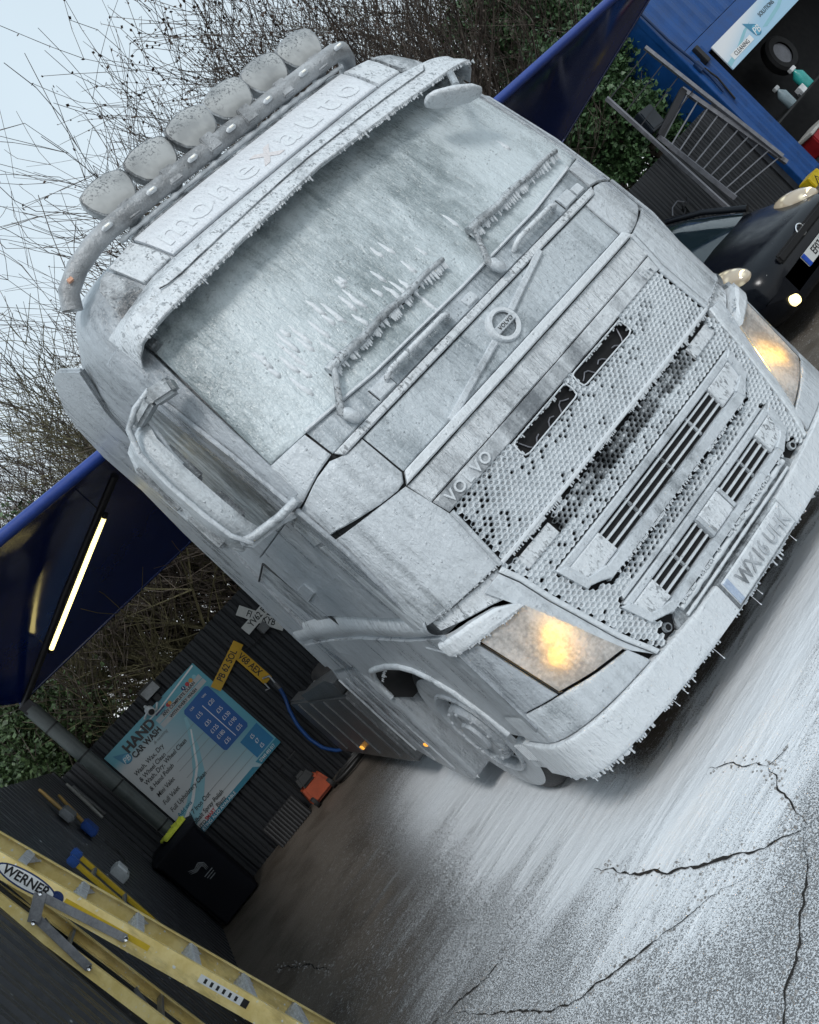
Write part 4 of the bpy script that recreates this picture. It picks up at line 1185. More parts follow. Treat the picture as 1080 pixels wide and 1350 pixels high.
# ---- wheels
TYRE = plain('wet_tyre', (.012, .012, .013), .6, var=.5, scale=30, bmp=.5)
for sg in (-1, 1):
    for (y, front) in ((1.20, True), (5.0, False)):
        c = Vector((sg * (1.185 if front else .98), y, .505))
        o = -sg
        tp_ = [(0.30, .30), (.30, .40), (.28, .47), (.25, .495), (.16, .503), (.06, .495), (.03, .475), (.005, .42), (.0, .36), (.012, .295)]
        mb = MB(); mb.lathe([(o * a, r_) for a, r_ in tp_], c, 'x', 48, True); ty = mb.build('wheel', TYRE, T, smooth=40)
        mb = MB(); mb.lathe([(o * a, r_) for a, r_ in ((.004, .425), (-.002, .40), (-.004, .36), (.008, .298))], c, 'x', 48, True); mb.build('sidewall', foam('foamed_sidewall', .66, under=(.10, .11, .115), white=(.46, .49, .52), streak=2.0), ty, smooth=50)
        mb = MB(); mb.lathe([(o * a, r_) for a, r_ in ((.012, .305), (-.008, .298), (-.010, .285), (.02, .276), (.05, .268))], c, 'x', 48, True); mb.build('rim', FOAM_SIDE, ty, smooth=50)
        # dished disc with ten hand holes: webs between an inner and an outer ring
        mb = MB()
        for k in range(10):
            for q in range(4):
                a0 = 2 * math.pi * (k + .18 + q * .16) / 10; a1 = 2 * math.pi * (k + .18 + (q + 1) * .16) / 10
                vs = []
                for a_ in (a0, a1):
                    for r_, dx in ((.268, .05), (.208, .03)): vs.append(c + Vector((o * dx, r_ * math.cos(a_), r_ * math.sin(a_))))
                mb.add(vs, [(0, 1, 3, 2)])
        mb.lathe([(o * .03, .212), (o * .03, .20)], c, 'x', 40, True)
        mb.build('wheel_disc', FOAM_SIDE, ty, smooth=50)
        mb = MB(); mb.lathe([(o * .05, .208), (o * .0, .204), (-o * .018, .190), (-o * .022, .165), (-o * .012, .150), (-o * .016, .10), (-o * .034, .09), (-o * .038, .001)], c, 'x', 40); mb.build('hub_cover', FOAM_SIDE, ty, smooth=40)
        for k in range(10):
            a_ = 2 * math.pi * k / 10
            mb = MB(); mb.lathe([(0, .012), (-o * .02, .012), (-o * .024, .004)], c + Vector((o * -.010, .178 * math.cos(a_), .178 * math.sin(a_))), 'x', 8); mb.build('wheel_nut', FOAM_SIDE, ty)
        mb = MB(); mb.lathe([(o * .12, .001), (o * .12, .23)], c, 'x', 24); mb.build('brake_drum', VOID, ty)
# ---- chassis behind the cab
for sg in (-1, 1):
    mb = MB(); mb.box((sg * .43, 3.7, .88), (.09, 4.2, .26)); mb.build('chassis_rail', FOAM_DIRTY, T)
mb = MB(); mb.box((0, 4.5, 1.08), (.95, 1.0, .12)); mb.build('fifth_wheel', RUBBER, T, bevel=.02)
mb = MB(); mb.box((0, 1.3, .62), (1.5, 2.2, .5)); mb.build('underbody', VOID, T)
mb = MB(); mb.box((0, 1.2, .5), (2.1, .14, .14)); mb.build('front_axle', VOID, T)

# ---- sun visor
def visor():
    us = np.linspace(-1.172, 1.172, 61)
    def lipz(x): return float(np.interp(abs(x), [0, .33, .75, .97, 1.1, 1.172], [2.950, 2.932, 2.912, 2.912, 2.905, 2.89]))
    rows = []
    prof = [(1, .000, .034), (.93, .02, .062), (.8, .05, .088), (.62, .095, .112), (.55, .104, .112), (.4, .11, .128), (.15, .14, .150), (.02, .146, .152), (0, .142, .144), (0, .124, .130), (.18, .095, .105), (.6, .06, .05), (1, -.02, 0)]
    for x in us:
        lz = lipz(x); tz = 3.165 - .05 * max(0, (abs(x) - .85) / .3)
        ed = max(0.0, (abs(x) - 1.08) / .092)
        row = []
        for (t_, o_, _o) in prof:
            z = lz + (tz - lz) * t_
            row.append(PX(x, z, o_ * (1 - .82 * ed ** 1.5) + .004 * ed))
        rows.append(row)
    return MB().loft(rows)
vis = visor().build('sun_visor', FOAM_SPECK, T, smooth=40)
outline([(-.905, 3.03), (-.87, 3.018), (-.80, 3.012), (0, 3.035), (.80, 3.012), (.86, 3.012), (.885, 3.035)], .0035, FOAM_DARK, off=.116, name='visor_groove')
for i in range(0):
    pass
both('visor_bracket', [(1.06, 2.90), (1.10, 2.90)], [(1.06, 3.05), (1.10, 3.05)], FOAM_DARK, T, off=.06, thick=.06, nu=2, nv=4)
# roof front: smooth sign panel, seams and corner pods
patch([(-.715, 3.172), (.715, 3.172)], [(-.735, 3.385), (.735, 3.385)], off=.016, thick=.02, nu=36, nv=8).build('roof_sign_panel', foam('roof_sign_foam', .9, streak=1.2, bstr=.35, white=(.74, .77, .81)), T)
both('roof_panel', [(.735, 3.172), (.90, 3.165)], [(.755, 3.385), (.92, 3.36)], FOAM_SPECK, T, off=.014, thick=.02, nu=8, nv=6)
both('corner_pod', [(.925, 3.05), (1.03, 3.0), (1.115, 2.98)], [(.935, 3.355), (.98, 3.345), (1.03, 3.30)], FOAM_THIN, T, off=.016, thick=.02, nu=10, nv=10)
for sg in (-1, 1):
    c = PX(sg * 1.045, 3.075, .02)
    nrm = (PX(sg * 1.045, 3.075, .05) - c).normalized()
    mb = MB(); mb.lathe([(-.006, .028), (-.006, .036), (.006, .036), (.006, .028)], (0, 0, 0), 'z', 20, True)
    o = mb.build('corner_lamp_ring', FOAM_DARK, T, loc=(0, 0, 0)); o.location = c; o.rotation_euler = nrm.to_track_quat('Z', 'Y').to_euler()
patch([(-.74, 3.39), (.74, 3.39)], [(-.72, 3.43), (.72, 3.43)], off=.018, thick=.02, nu=36, nv=3).build('roof_gutter', FOAM_THIN, T)
mb = MB(); rr_ = random.Random(8)
pts = [PX(x, 3.40, .035) for x in np.linspace(-.78, .78, 60)]
mb.tube(pts, [rr_.uniform(.008, .017) for _ in pts], 7); kind(mb.build('foam_ridge', FOAM_THICK, T, smooth=80), 'stuff')
# ghosted lettering under the foam on the sign panel
GHOST = foam('ghost_lettering', .97, under=(.42, .45, .48), white=(.75, .785, .82), streak=1.0, bstr=.2)
GHOSTR = foam('ghost_lettering_red', .66, under=(.52, .30, .27), white=(.72, .68, .68), streak=1.0, bstr=.2)
word = 'monexauto'
for i, ch in enumerate(word):
    x = -.60 + i * .15
    p_ = PX(x, 3.27, .018); px_ = PX(x + .02, 3.27, .018); pz_ = PX(x, 3.30, .018)
    ex = (px_ - p_).normalized(); ez = (pz_ - p_).normalized(); en = ex.cross(ez).normalized(); ez = en.cross(ex)
    Mx = Matrix((ex, ez, en)).transposed().to_4x4(); Mx.translation = p_
    text('letter', ch, .225, GHOSTR if ch == 'x' else GHOST, T, Mx, .0006, sx_=1.1, bold=.004)
# kerb-view mirror under the visor
km = MB()
rr = []
cx, cy, cz = .745, .06, 2.80
ax = Vector((.88, .0, -.44)).normalized()
for k, (a_, wd, h_) in enumerate([(-.150, .02, .008), (-.140, .045, .022), (-.10, .062, .036), (0, .07, .044), (.09, .062, .038), (.135, .04, .024), (.150, .012, .008)]):
    c = Vector((cx, cy, cz)) + ax * a_
    rr.append([c + Vector((0, wd * math.cos(th), h_ * math.sin(th) * (1.0 if math.sin(th) > 0 else .7))) for th in np.linspace(0, 2 * math.pi, 14, endpoint=False)])
km.loft(rr).build('kerb_mirror', foam('foam_cap', .85, speck=.35, under=(.1, .11, .12)), T, smooth=60)
mb = MB(); mb.tube([(.80, .06, 2.83), (.92, .16, 2.92), (.98, .33, 2.98)], .02, 8); mb.build('kerb_mirror_arm', FOAM_DARK, T)

# ---- light bar and six roof lamps
bar_ = MB()
bp = [(-1.16, .575, 3.345), (-1.115, .55, 3.41), (-1.01, .53, 3.462), (-.88, .515, 3.492)] + [(x, .50 - .02 * (1 - (x / .88) ** 2), 3.497) for x in np.linspace(-.78, .78, 14)] + [(.86, .525, 3.493), (.905, .60, 3.475), (.92, .72, 3.44), (.92, .90, 3.38)]
BARM = foam('foamed_light_bar', .50, under=(.17, .175, .18), white=(.46, .48, .50), streak=1.0, axis='n', bstr=.25)
bar_o = bar_.tube(bp, .047, 16).build('light_bar', BARM, T, smooth=60)
for x in (-.656, -.39, -.127, .127, .39, .656):
    c = Vector((x, .47 + .04 * (abs(x) / .66), 3.612))
    key = [(-.060, -.088), (0, -.094), (.060, -.088), (.098, -.062), (.124, -.005), (.130, .040), (.118, .066), (.06, .086), (0, .092), (-.06, .086), (-.118, .066), (-.130, .040), (-.124, -.005), (-.098, -.062), (-.060, -.088)]
    shp = [(p_.x, p_.y) for p_ in resample([(a_, b_, 0) for a_, b_ in key], 29)[:28]]
    cup = MB().loft([[c + Vector((u * k_, dy, v * k_)) for u, v in shp] for k_, dy in ((.30, .10), (.72, .075), (.98, .03), (1.04, -.01), (1.04, -.026), (.97, -.03))])
    lamp = cup.build('roof_lamp', FOAM_DARK, bar_o, smooth=50)
    ln = MB(); vs = [c + Vector((u * k_, -.030 - .022 * (1 - k_ ** 2), v * k_)) for k_ in (.965, .75, .45) for u, v in shp] + [c + Vector((0, -.052, 0))]
    n_ = 28
    ln.add(vs, [(i, (i + 1) % n_, n_ + (i + 1) % n_, n_ + i) for i in range(n_)] + [(n_ + i, n_ + (i + 1) % n_, 2 * n_ + (i + 1) % n_, 2 * n_ + i) for i in range(n_)] + [(2 * n_ + i, 2 * n_ + (i + 1) % n_, 3 * n_) for i in range(n_)])
    ln.build('lens', FOAM_LAMP, lamp, smooth=70)
    mb = MB(); mb.box((x, c.y + .0, 3.525), (.055, .05, .06)); mb.box((x, c.y + .005, 3.497), (.075, .115, .09)); mb.build('lamp_bracket', BARM, bar_o, bevel=.006)
MARK = emit('white_marker', (1.0, .97, .86), .22)
for x in (-.80, -.525, -.26, 0.0, .26, .525, .80):
    yb = .50 - .02 * (1 - (x / .88) ** 2)
    mb = MB(); mb.tube([(x - .026, yb - .046, 3.487), (x - .018, yb - .053, 3.487), (x + .018, yb - .053, 3.487), (x + .026, yb - .046, 3.487)], [.008, .0125, .0125, .008], 10)
    mk = mb.build('marker_lamp', FOAM_THICK, bar_o, smooth=70)
    mb = MB(); mb.tube([(x - .012, yb - .062, 3.488), (x + .012, yb - .062, 3.488)], .005, 8); mb.build('marker_led', MARK, mk)
mb = MB(); mb.box((-1.09, .485, 3.42), (.025, .02, .016)); mb.build('amber_marker', emit('amber_bar_marker', (.7, .38, .25), .06), bar_o)

# ---- wipers
WIPM = foam('foamed_wiper', .58, under=(.05, .055, .06), white=(.58, .62, .65), speck=.9, axis='n')
def wiper(px, bx0, bx1, side_):
    w_ = MB()
    path = [PX(px, 2.085, .045), PX(px - .012, 2.12, .06), PX(bx0 + .012, 2.255, .055), PX(bx0 + .03, 2.278, .05)]
    arm = w_.tube(path, [.020, .018, .014, .012], 8).build('wiper', WIPM, T, smooth=60)
    mb = MB(); mb.tube([PX(px - .004, 2.125, .045), PX(px + .004, 2.105, .052), PX(px + .016, 2.065, .052), PX(px + .022, 2.05, .044)], [.020, .028, .028, .018], 12); mb.build('wiper_pivot', FOAM, arm, smooth=60)
    mb = MB(); n = 24
    pts = [PX(bx0 + (bx1 - bx0) * i / n, 2.281 + .004 * math.sin(i * .7), .048) for i in range(n + 1)]
    mb.tube(pts, [(.024 - .011 * (i / n)) * (1 + .25 * mnoise.noise(Vector((i * .9, px * 7, 0)))) for i in range(n + 1)], 8); mb.build('wiper_arm', WIPM, arm, smooth=60)
    mb = MB(); mb.tube([p_ + Vector((0, .016, -.014)) for p_ in pts], .007, 6); mb.build('wiper_blade', BLACK, arm)
    dr = MB(); g_ = random.Random(int(abs(px) * 100))
    for _ in range(110):
        t_ = g_.random(); x = bx0 + (bx1 - bx0) * t_
        l_ = g_.uniform(.012, .045)
        dr.tube([PX(x, 2.274, .043), PX(x, 2.274 - l_ * .6, .036), PX(x, 2.274 - l_, .03)], [.009, .006, .003], 5)
    kind(dr.build('foam_drip', FOAM_THICK, arm, smooth=70), 'stuff')
wiper(-.832, -.735, .04, 1)
wiper(.175, .245, 1.0, 1)
# grab handles and flaps on the cowl
for xa, xb in ((-.60, -.17), (.34, .68)):
    mb = MB(); mb.tube([PX(xa, 2.085, .012), PX(xa + .01, 2.092, .05), PX(xa + .04, 2.098, .06), PX(xb - .04, 2.098, .06), PX(xb - .01, 2.092, .05), PX(xb, 2.085, .012)], .014, 8); mb.build('grab_handle', FOAM_SPECK, T, smooth=60)
for xa in (-.68, .74):
    patch([(xa, 2.046), (xa + .10, 2.046)], [(xa, 2.112), (xa + .10, 2.112)], off=.026, thick=.03, nu=4, nv=3).build('cowl_flap', FOAM, T)
    patch([(xa - .006, 2.043), (xa + .108, 2.043)], [(xa - .006, 2.118), (xa + .108, 2.118)], off=.014, thick=.012, nu=4, nv=3).build('cowl_flap_surround', SEAM, T)
for xa in (-.06, .86):
    patch([(xa, 2.05), (xa + .07, 2.05)], [(xa, 2.10), (xa + .07, 2.10)], off=.022, thick=.03, nu=4, nv=3).build('cowl_flap', FOAM, T)

# ---- door mirrors: slim housing carried on two arms
for sg in (-1,):
    def V(x, y, z): return Vector((-sg * -1 * x if False else sg * x, y, z))
    # housing: tall shell, seen nearly edge-on, with a thin bright outer rim
    MF = foam('mirror_foam', .58, streak=1.6, under=(.16, .175, .185), white=(.56, .6, .63), speck=.25)
    sq = lambda c_: math.copysign(abs(c_) ** .35, c_)
    rr = []
    for (x, y, z, wd, dp) in [(1.385, .33, 2.725, .03, .05), (1.42, .33, 2.70, .05, .10), (1.452, .33, 2.62, .05, .14), (1.462, .33, 2.45, .05, .15), (1.458, .33, 2.25, .05, .15), (1.445, .33, 2.12, .045, .13), (1.415, .33, 2.045, .03, .09)]:
        rr.append([V(x + wd * sq(math.cos(th)) * .8 + .035 * math.sin(th), y + .10 + dp * sq(math.sin(th)) * .8, z) for th in np.linspace(0, 2 * math.pi, 20, endpoint=False)])
    hs = MB().loft(rr).build('mirror_housing', MF, T, smooth=40)
    mb = MB(); mb.tube([V(1.28, .25, 2.775), V(1.37, .29, 2.765), V(1.45, .30, 2.72), V(1.492, .31, 2.62), V(1.505, .31, 2.45), V(1.50, .31, 2.25), V(1.487, .31, 2.12), V(1.45, .31, 2.03)], [.012, .013, .014, .013, .012, .012, .012, .010], 8); mb.build('housing_rim', FOAM, hs, smooth=60)
    mb = MB(); mb.bar(V(1.195, .22, 2.715), V(1.30, .27, 2.745), .10, .075); mb.bar(V(1.29, .265, 2.742), V(1.40, .36, 2.725), .09, .055); mb.build('upper_arm', MF, hs, bevel=.016)
    mb = MB(); mb.bar(V(1.38, .40, 2.70), V(1.395, .42, 2.40), .012, .05); mb.build('inner_stay', MF, hs)
    mb = MB(); mb.tube([V(1.35, .36, 2.72), V(1.385, .38, 2.55), V(1.39, .38, 2.48)], [.016, .014, .014], 8); mb.build('inner_stay', FOAM, hs, smooth=60)
    mb = MB(); mb.tube([V(1.21, .20, 2.02), V(1.30, .26, 2.025), V(1.42, .34, 2.05), V(1.47, .36, 2.07)], [.020, .020, .022, .02], 8); mb.build('lower_arm', FOAM, hs, smooth=60)
    mb = MB(); mb.plate([(1.20, 2.03), (1.21, 1.96), (1.30, 1.995), (1.45, 2.02), (1.47, 2.05)], lambda u, v, d: V(u, .27 + (u - 1.2) * .35 + d, v), .02); mb.build('lower_arm_web', FOAM, hs)
    # glass carriers on the rear face
    for za, zb in ((2.36, 2.62), (2.12, 2.32)):
        mb = MB(); mb.box(V(1.455, .50, (za + zb) / 2), (.14, .05, zb - za)); mb.box(V(1.40, .44, (za + zb) / 2), (.10, .10, (zb - za) * .8)); gc = mb.build('mirror_back', FOAM_DARK, hs, bevel=.012)
        mb = MB(); mb.box(V(1.455, .528, (za + zb) / 2), (.12, .006, zb - za - .03)); mb.build('mirror_glass', CHROME, gc)
# ---- drips hanging from every lower edge
dr = MB(); g_ = random.Random(21)
def drips(fn, n, lo, hi, rad=.0058):
    for _ in range(int(n * 2.4)):
        u_ = g_.random()
        if mnoise.noise(Vector((u_ * 23, n * .37, lo * 90))) < g_.uniform(-.35, .2): continue
        p_ = fn(u_); l_ = g_.uniform(lo, hi) * (2.2 if g_.random() < .08 else 1)
        r_ = rad * g_.uniform(.7, 1.3)
        l_ *= .62; dr.tube([p_ + Vector((0, 0, .006)), p_ + Vector((0, 0, -l_ * .5)), p_ + Vector((0, 0, -l_ * .9)), p_ + Vector((0, 0, -l_))], [r_ * 1.5, r_ * .6, r_ * .8, r_ * .3], 5)
drips(lambda u: P((u * 2 - 1) * (SL + .1), float(np.interp(abs(u * 2 - 1), [0, .25, .6, .9, 1], [.266, .268, .285, .305, .32])), .012), 240, .010, .035)
drips(lambda u: PX((u * 2 - 1) * 1.16, float(np.interp(abs(u * 2 - 1) * 1.16, [0, .33, .75, .97, 1.1, 1.172], [2.950, 2.932, 2.912, 2.912, 2.905, 2.89])), .135), 150, .006, .022)
drips(lambda u: PX((u * 2 - 1) * .86, 1.208, .012), 150, .008, .03)
drips(lambda u: PX(.9 - .0 + u * .3, 1.10 + .06 * u, .035), 14, .006, .016)
drips(lambda u: PX(-.94 - u * .28, 1.035 + .055 * u, .035), 26, .006, .018)
for sg in (-1, 1):
    drips(lambda u, sg=sg: PX(sg * (.872 + u * .32), 1.222 + .04 * u, .006), 40, .006, .018)
    drips(lambda u, sg=sg: PX(sg * (.02 + u * .42), 1.508, .006), 36, .008, .02)
    drips(lambda u, sg=sg: Vector((sg * 1.242, 1.78 + u * .75, .17 + .25 * u)), 18, .01, .03)
    drips(lambda u, sg=sg: Vector((sg * 1.238, .70 + u * .95, 1.0 + .1 * math.sin(u * 3.14))), 16, .008, .02)
    drips(lambda u, sg=sg: Vector((sg * (1.15 + .08 * u), .32 + .22 * u, .34)), 16, .02, .05)
drips(lambda u: PX(u * 1.1 - .55, .812, .03), 80, .006, .016)
drips(lambda u: PX(u * .96 - .48, .512, .03), 70, .006, .016)
for _ in range(16):          # a few long strands with a bead at the tip
    u_ = g_.uniform(-1, 1); p_ = P(u_ * (SL + .05), .30, .012) if _ < 9 else Vector((-1.2 + g_.uniform(-.04, .04), .25 + g_.uniform(0, .3), .33))
    l_ = g_.uniform(.05, .11)
    dr.tube([p_, p_ + Vector((.004, -.004, -l_ * .5)), p_ + Vector((.005, -.006, -l_ * .88)), p_ + Vector((.006, -.006, -l_ * .95)), p_ + Vector((.006, -.006, -l_))], [.003, .0012, .0016, .0042, .0015], 6)
kind(dr.build('foam_drip', FOAM_THICK, T, smooth=80, recalc=False), 'stuff')
# ================================================================ PRICE BOARD on the back fence
def printed(name, col, rough=.35): return plain(name, col, rough, var=.06, bmp=.02)
INK = printed('black_ink', (.012, .012, .014)); WHT = printed('white_print', (.75, .77, .78)); TEAL = printed('teal_print', (.02, .20, .30)); LTEAL = printed('pale_teal_print', (.25, .50, .58))
BLUEP = printed('blue_print', (.0, .09, .34)); REDP = printed('red_print', (.45, .03, .04)); GREYP = printed('grey_print', (.22, .24, .25)); NAVYP = printed('navy_print', (.01, .03, .12)); ORG = printed('orange_print', (.6, .28, .05))
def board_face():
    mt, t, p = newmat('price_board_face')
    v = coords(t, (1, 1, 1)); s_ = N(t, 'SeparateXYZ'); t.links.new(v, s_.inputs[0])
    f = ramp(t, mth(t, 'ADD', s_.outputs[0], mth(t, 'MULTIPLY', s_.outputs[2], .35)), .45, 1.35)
    c = mixc(t, f, (.55, .57, .58), (.10, .36, .46))  # board white toned down to carry part of the canopy's shade
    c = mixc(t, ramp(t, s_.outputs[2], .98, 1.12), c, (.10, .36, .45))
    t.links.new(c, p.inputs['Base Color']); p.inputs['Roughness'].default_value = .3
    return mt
SX, SZ, SW, SH = -2.745, .67, 1.22, 1.22
sign = thing('price_board', 'large blue and white hand car wash price board on the black fence', 'sign', (SX, 5.965, SZ))
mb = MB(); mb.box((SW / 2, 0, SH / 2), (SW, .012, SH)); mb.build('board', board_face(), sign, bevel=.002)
def su(u, w, d=.0075): return Vector((u * SW, -d, (1 - w) * SH))
def flat(pts, mat, name, d=.0075):
    mb = MB(); n = len(pts); mb.add([su(u, w, d) for u, w in pts] + [su(u, w, d - .002) for u, w in pts], [tuple(range(n)), tuple(range(2 * n - 1, n - 1, -1))] + [(i, (i + 1) % n, n + (i + 1) % n, n + i) for i in range(n)])
    return mb.build(name, mat, sign, smooth=0)
def swoosh(pts, w0, w1, mat, d):
    n = 24; P_ = resample([(a, b, 0) for a, b in pts], n); q = []; r_ = []
    for i, p_ in enumerate(P_):
        t_ = (P_[min(i + 1, n - 1)] - P_[max(i - 1, 0)]).normalized(); wd = w0 + (w1 - w0) * i / (n - 1)
        q.append((p_.x - t_.y * wd / 2, p_.y + t_.x * wd / 2)); r_.append((p_.x + t_.y * wd / 2, p_.y - t_.x * wd / 2))
    mb = MB()
    for d_ in (d,):
        mb.add([su(*k, d_) for k in q] + [su(*k, d_) for k in r_], [(i, i + 1, n + i + 1, n + i) for i in range(n - 1)])
    return mb.build('swoosh', mat, sign, smooth=0)
swoosh([(.0, .86), (.18, .80), (.38, .66), (.52, .48), (.64, .26)], .17, .02, LTEAL, .0072)
swoosh([(.0, .84), (.20, .76), (.42, .60), (.60, .36)], .03, .012, WHT, .0082)
swoosh([(.30, .03), (.5, .045), (.7, .02), (.9, -.0)], .012, .03, WHT, .0078) if False else None
swoosh([(.33, .055), (.55, .06), (.78, .035), (.985, .012)], .010, .014, WHT, .0080)
flat([(.0, .955), (.70, .955), (.74, .998), (.0, .998)], TEAL, 'footer_band')
flat([(.745, .945), (1.0, .945), (1.0, .998), (.765, .998)], TEAL, 'footer_band')
flat([(.655, .235), (.675, .215), (.925, .205), (.945, .225), (.935, .68), (.915, .70), (.665, .70), (.65, .68)], BLUEP, 'price_panel')
flat([(.78, .74), (.985, .735), (.985, .935), (.78, .935)], printed('mid_blue_print', (.01, .17, .36)), 'price_panel')
flat([(.795, .30), (.801, .30), (.801, .675), (.795, .675)], WHT, 'divider', .0095)
for w_ in (.345, .455, .52, .60, .69, .815, .895): flat([(.34 if w_ < .5 else .30, w_), (.65 if w_ < .71 else .78, w_), (.65 if w_ < .71 else .78, w_ + .003), (.34 if w_ < .5 else .30, w_ + .003)], GREYP, 'divider', .0085)
def sline(s_, u, w_, size, mat=INK, align='LEFT', shear=0.0, bold=0.0, sx_=1.0, d=.011):
    p_ = su(u, w_, d)
    return text('lettering', s_, size, mat, sign, Matrix.Translation(p_) @ FACE_FRONT, .0006, align, shear, bold=bold, sx_=sx_)
sline('HAND', .30, .085, .135, INK, 'CENTER', bold=.006, sx_=.95)
sline('CAR WASH', .30, .165, .085, INK, 'CENTER', bold=.003, sx_=.82)
sline('& valeting', .40, .215, .045, GREYP, 'CENTER', .35)
for s_, w_, u in (('Wash, Wax, Dry', .275, .058), ('& Wheel Clean', .335, .05), ('Wash, Dry, Wheel Clean', .385, .056), ('& Hand Polish', .445, .05), ('Mini Valet', .522, .052), ('Full Valet', .60, .04), ('Full Upholstery Clean', .685, .036), ('Red 7 Iron Out', .822, .045), ('Colbalt Spray Polish', .89, .045)):
    sline(s_, u, w_, .066, INK, 'LEFT', .22, .0006, .82)
sline('Add ons', .042, .755, .058, TEAL, 'LEFT', .1, .001, .9)
sline('AUTO', .05, .945, .045, INK, bold=.001); sline('SMART', .16, .942, .052, REDP, bold=.0015, sx_=.8); sline('Blasts', .285, .94, .062, INK, 'LEFT', .22, .0006, .82)
sline('VALETING ALSO AVAILABLE', .03, .978, .046, WHT, sx_=.92); sline('07449 493 017', .775, .972, .050, WHT, sx_=.70)
for u, col in ((.725, ('CAR', '£15', '£35', '£125', '£180', '£35')), (.865, ('VAN', '£20', '£35', '£130', '£190', '£35'))):
    for s_, w_, z_ in zip(col, (.255, .335, .43, .505, .575, .65), (.034, .062, .062, .062, .062, .062)): sline(s_, u, w_, z_, WHT, 'CENTER', sx_=.78)
for s_, w_ in (('£5', .785), ('£7', .84), ('£5', .895)): sline(s_, .88, w_, .058, WHT, 'CENTER', sx_=.8)
for s_, w_ in (('ANY COMPLETE CLEAN', .118), ('WITH EVERY WASH', .168)):
    flat([(.47, w_ - .021), (.965, w_ - .021), (.965, w_ + .021), (.47, w_ + .021)], printed('silver_print', (.45, .47, .48)), 'strap_line'); sline(s_, .715, w_, .045, INK, 'CENTER', bold=.001, sx_=.92)
flat([(.50, .055), (.60, .05), (.60, .075), (.50, .08)], NAVYP, 'card_icon'); sline('VISA', .555, .098, .032, NAVYP, 'CENTER')
def disc(u, w_, r_, mat, name, d=.0085):
    return flat([(u + r_ * math.cos(k * math.pi / 10), w_ + r_ * math.sin(k * math.pi / 10)) for k in range(20)], mat, name, d)
disc(.625, .085, .018, REDP, 'card_icon'); disc(.645, .083, .015, ORG, 'card_icon', .0095)
for u, mt_ in ((.80, NAVYP), (.845, REDP), (.885, ORG), (.925, LTEAL)): disc(u, .085, .018, mt_, 'social_icon')
sline('f', .80, .085, .034, WHT, 'CENTER', bold=.001)
# water-drop emblem
DROPM = printed('drop_blue_print', (.04, .22, .36))
def drop(fn, parent, sc):
    pts = [(0, 1.0)]
    for k in range(19):
        a = math.radians(23 - k * (226 / 18)); pts.append((.5 * math.cos(a), -.28 + .5 * math.sin(a)))
    ang = math.radians(32)
    pr_ = [(x * math.cos(ang) - y * math.sin(ang), x * math.sin(ang) + y * math.cos(ang)) for x, y in pts]
    mb = MB(); n = len(pr_); mb.add([fn(x * sc, y * sc) for x, y in pr_] , [tuple(range(n))])
    o = mb.build('drop_emblem', DROPM, parent, smooth=0)
    hx, hy = .28 * math.sin(ang), -.28 * math.cos(ang)
    mb = MB(); mb.add([fn((hx + .40 * math.cos(k * .314)) * sc, (hy + .40 * math.sin(k * .314)) * sc, .0014) for k in range(20)], [tuple(range(20))]); mb.build('drop_highlight', printed('mid_drop_print', (.10, .36, .52)), o, smooth=0)
    return o
dc = su(.098, .115, .009)
dro = drop(lambda x, y, d=0: (dc.x + x, dc.y - d, dc.z + y), sign, .105)
text('lettering', 'PB', .075, WHT, dro, Matrix.Translation((dc.x + .008, dc.y - .003, dc.z - .03)) @ FACE_FRONT, .0008, shear=.3)

# ================================================================ number plates and fittings on the back fence
_np = [.0, .014, .014, .0]
def wall_plate(label, body, u0, u1, mat, group='old number plates screwed to the black fence'):
    """u0 -> u1: where the reading direction starts and points, on the fence plane"""
    a, b = Vector((u0[0], 0, u0[1])), Vector((u1[0], 0, u1[1]))
    ang = math.atan2(b.z - a.z, b.x - a.x); c = a + (b - a).normalized() * .255
    root = thing('number_plate', label, 'number plate', (c.x, 5.955 - _np.pop(0), c.z), group, (0, -ang, 0))
    mb = MB(); mb.box((0, 0, 0), (.52, .006, .111)); mb.build('plate', mat, root, bevel=.0015)
    text('lettering', body, .098, INK, root, Matrix.Translation((0, -.0045, 0)) @ FACE_FRONT, .0008, bold=.0015, sx_=.80)
    return root
PYEL = plain('yellow_plate', (.55, .32, .02), .35, var=.1, bmp=0); PWH = plain('white_plate', (.55, .56, .55), .35, var=.1, bmp=0)
wall_plate('white plate reading FL73 sloping down, top right of the price board', 'FL73 KYB', (-.82, 1.92), (-.70, 1.64), PWH)
wall_plate('white plate reading YV62 lying under the other white plate', 'YV62 RHO', (-.93, 1.715), (-.655, 1.725), PWH)
wall_plate('yellow plate reading PB 62 SOL propped at the corner of the price board', 'PB 62 SOL', (-1.56, 1.54), (-1.17, 1.655), PYEL)
wall_plate('yellow plate reading V68 AEX hanging straight down beside the other', 'V68 AEX', (-1.155, 1.70), (-1.15, 1.26), PYEL)
cc = thing('security_camera', 'small white security camera clamped to the fence top by the price board', 'camera', (-2.14, 5.93, 1.86))
mb = MB(); mb.tube([(0, -.02, .03), (0, -.14, .0)], [.045, .04], 14); mb.build('camera_body', WHITE, cc, smooth=40)
mb = MB(); mb.tube([(0, -.14, .0), (0, -.15, -.003)], .03, 12); mb.build('lens', BLACK, cc)
mb = MB(); mb.tube([(0, .05, .08), (0, -.03, .05)], .016, 8); mb.build('bracket', WHITE, cc)
mb = MB(); mb.tube([(-.09, -.02, .0), (-.03, -.05, .03), (.05, -.04, -.02), (.10, -.0, .02)], .012, 6); mb.build('cable', WHITE, cc)
fl = thing('floodlight', 'grey floodlight with dark frame on the fence above the price board', 'floodlight', (-2.0, 5.92, 2.02))
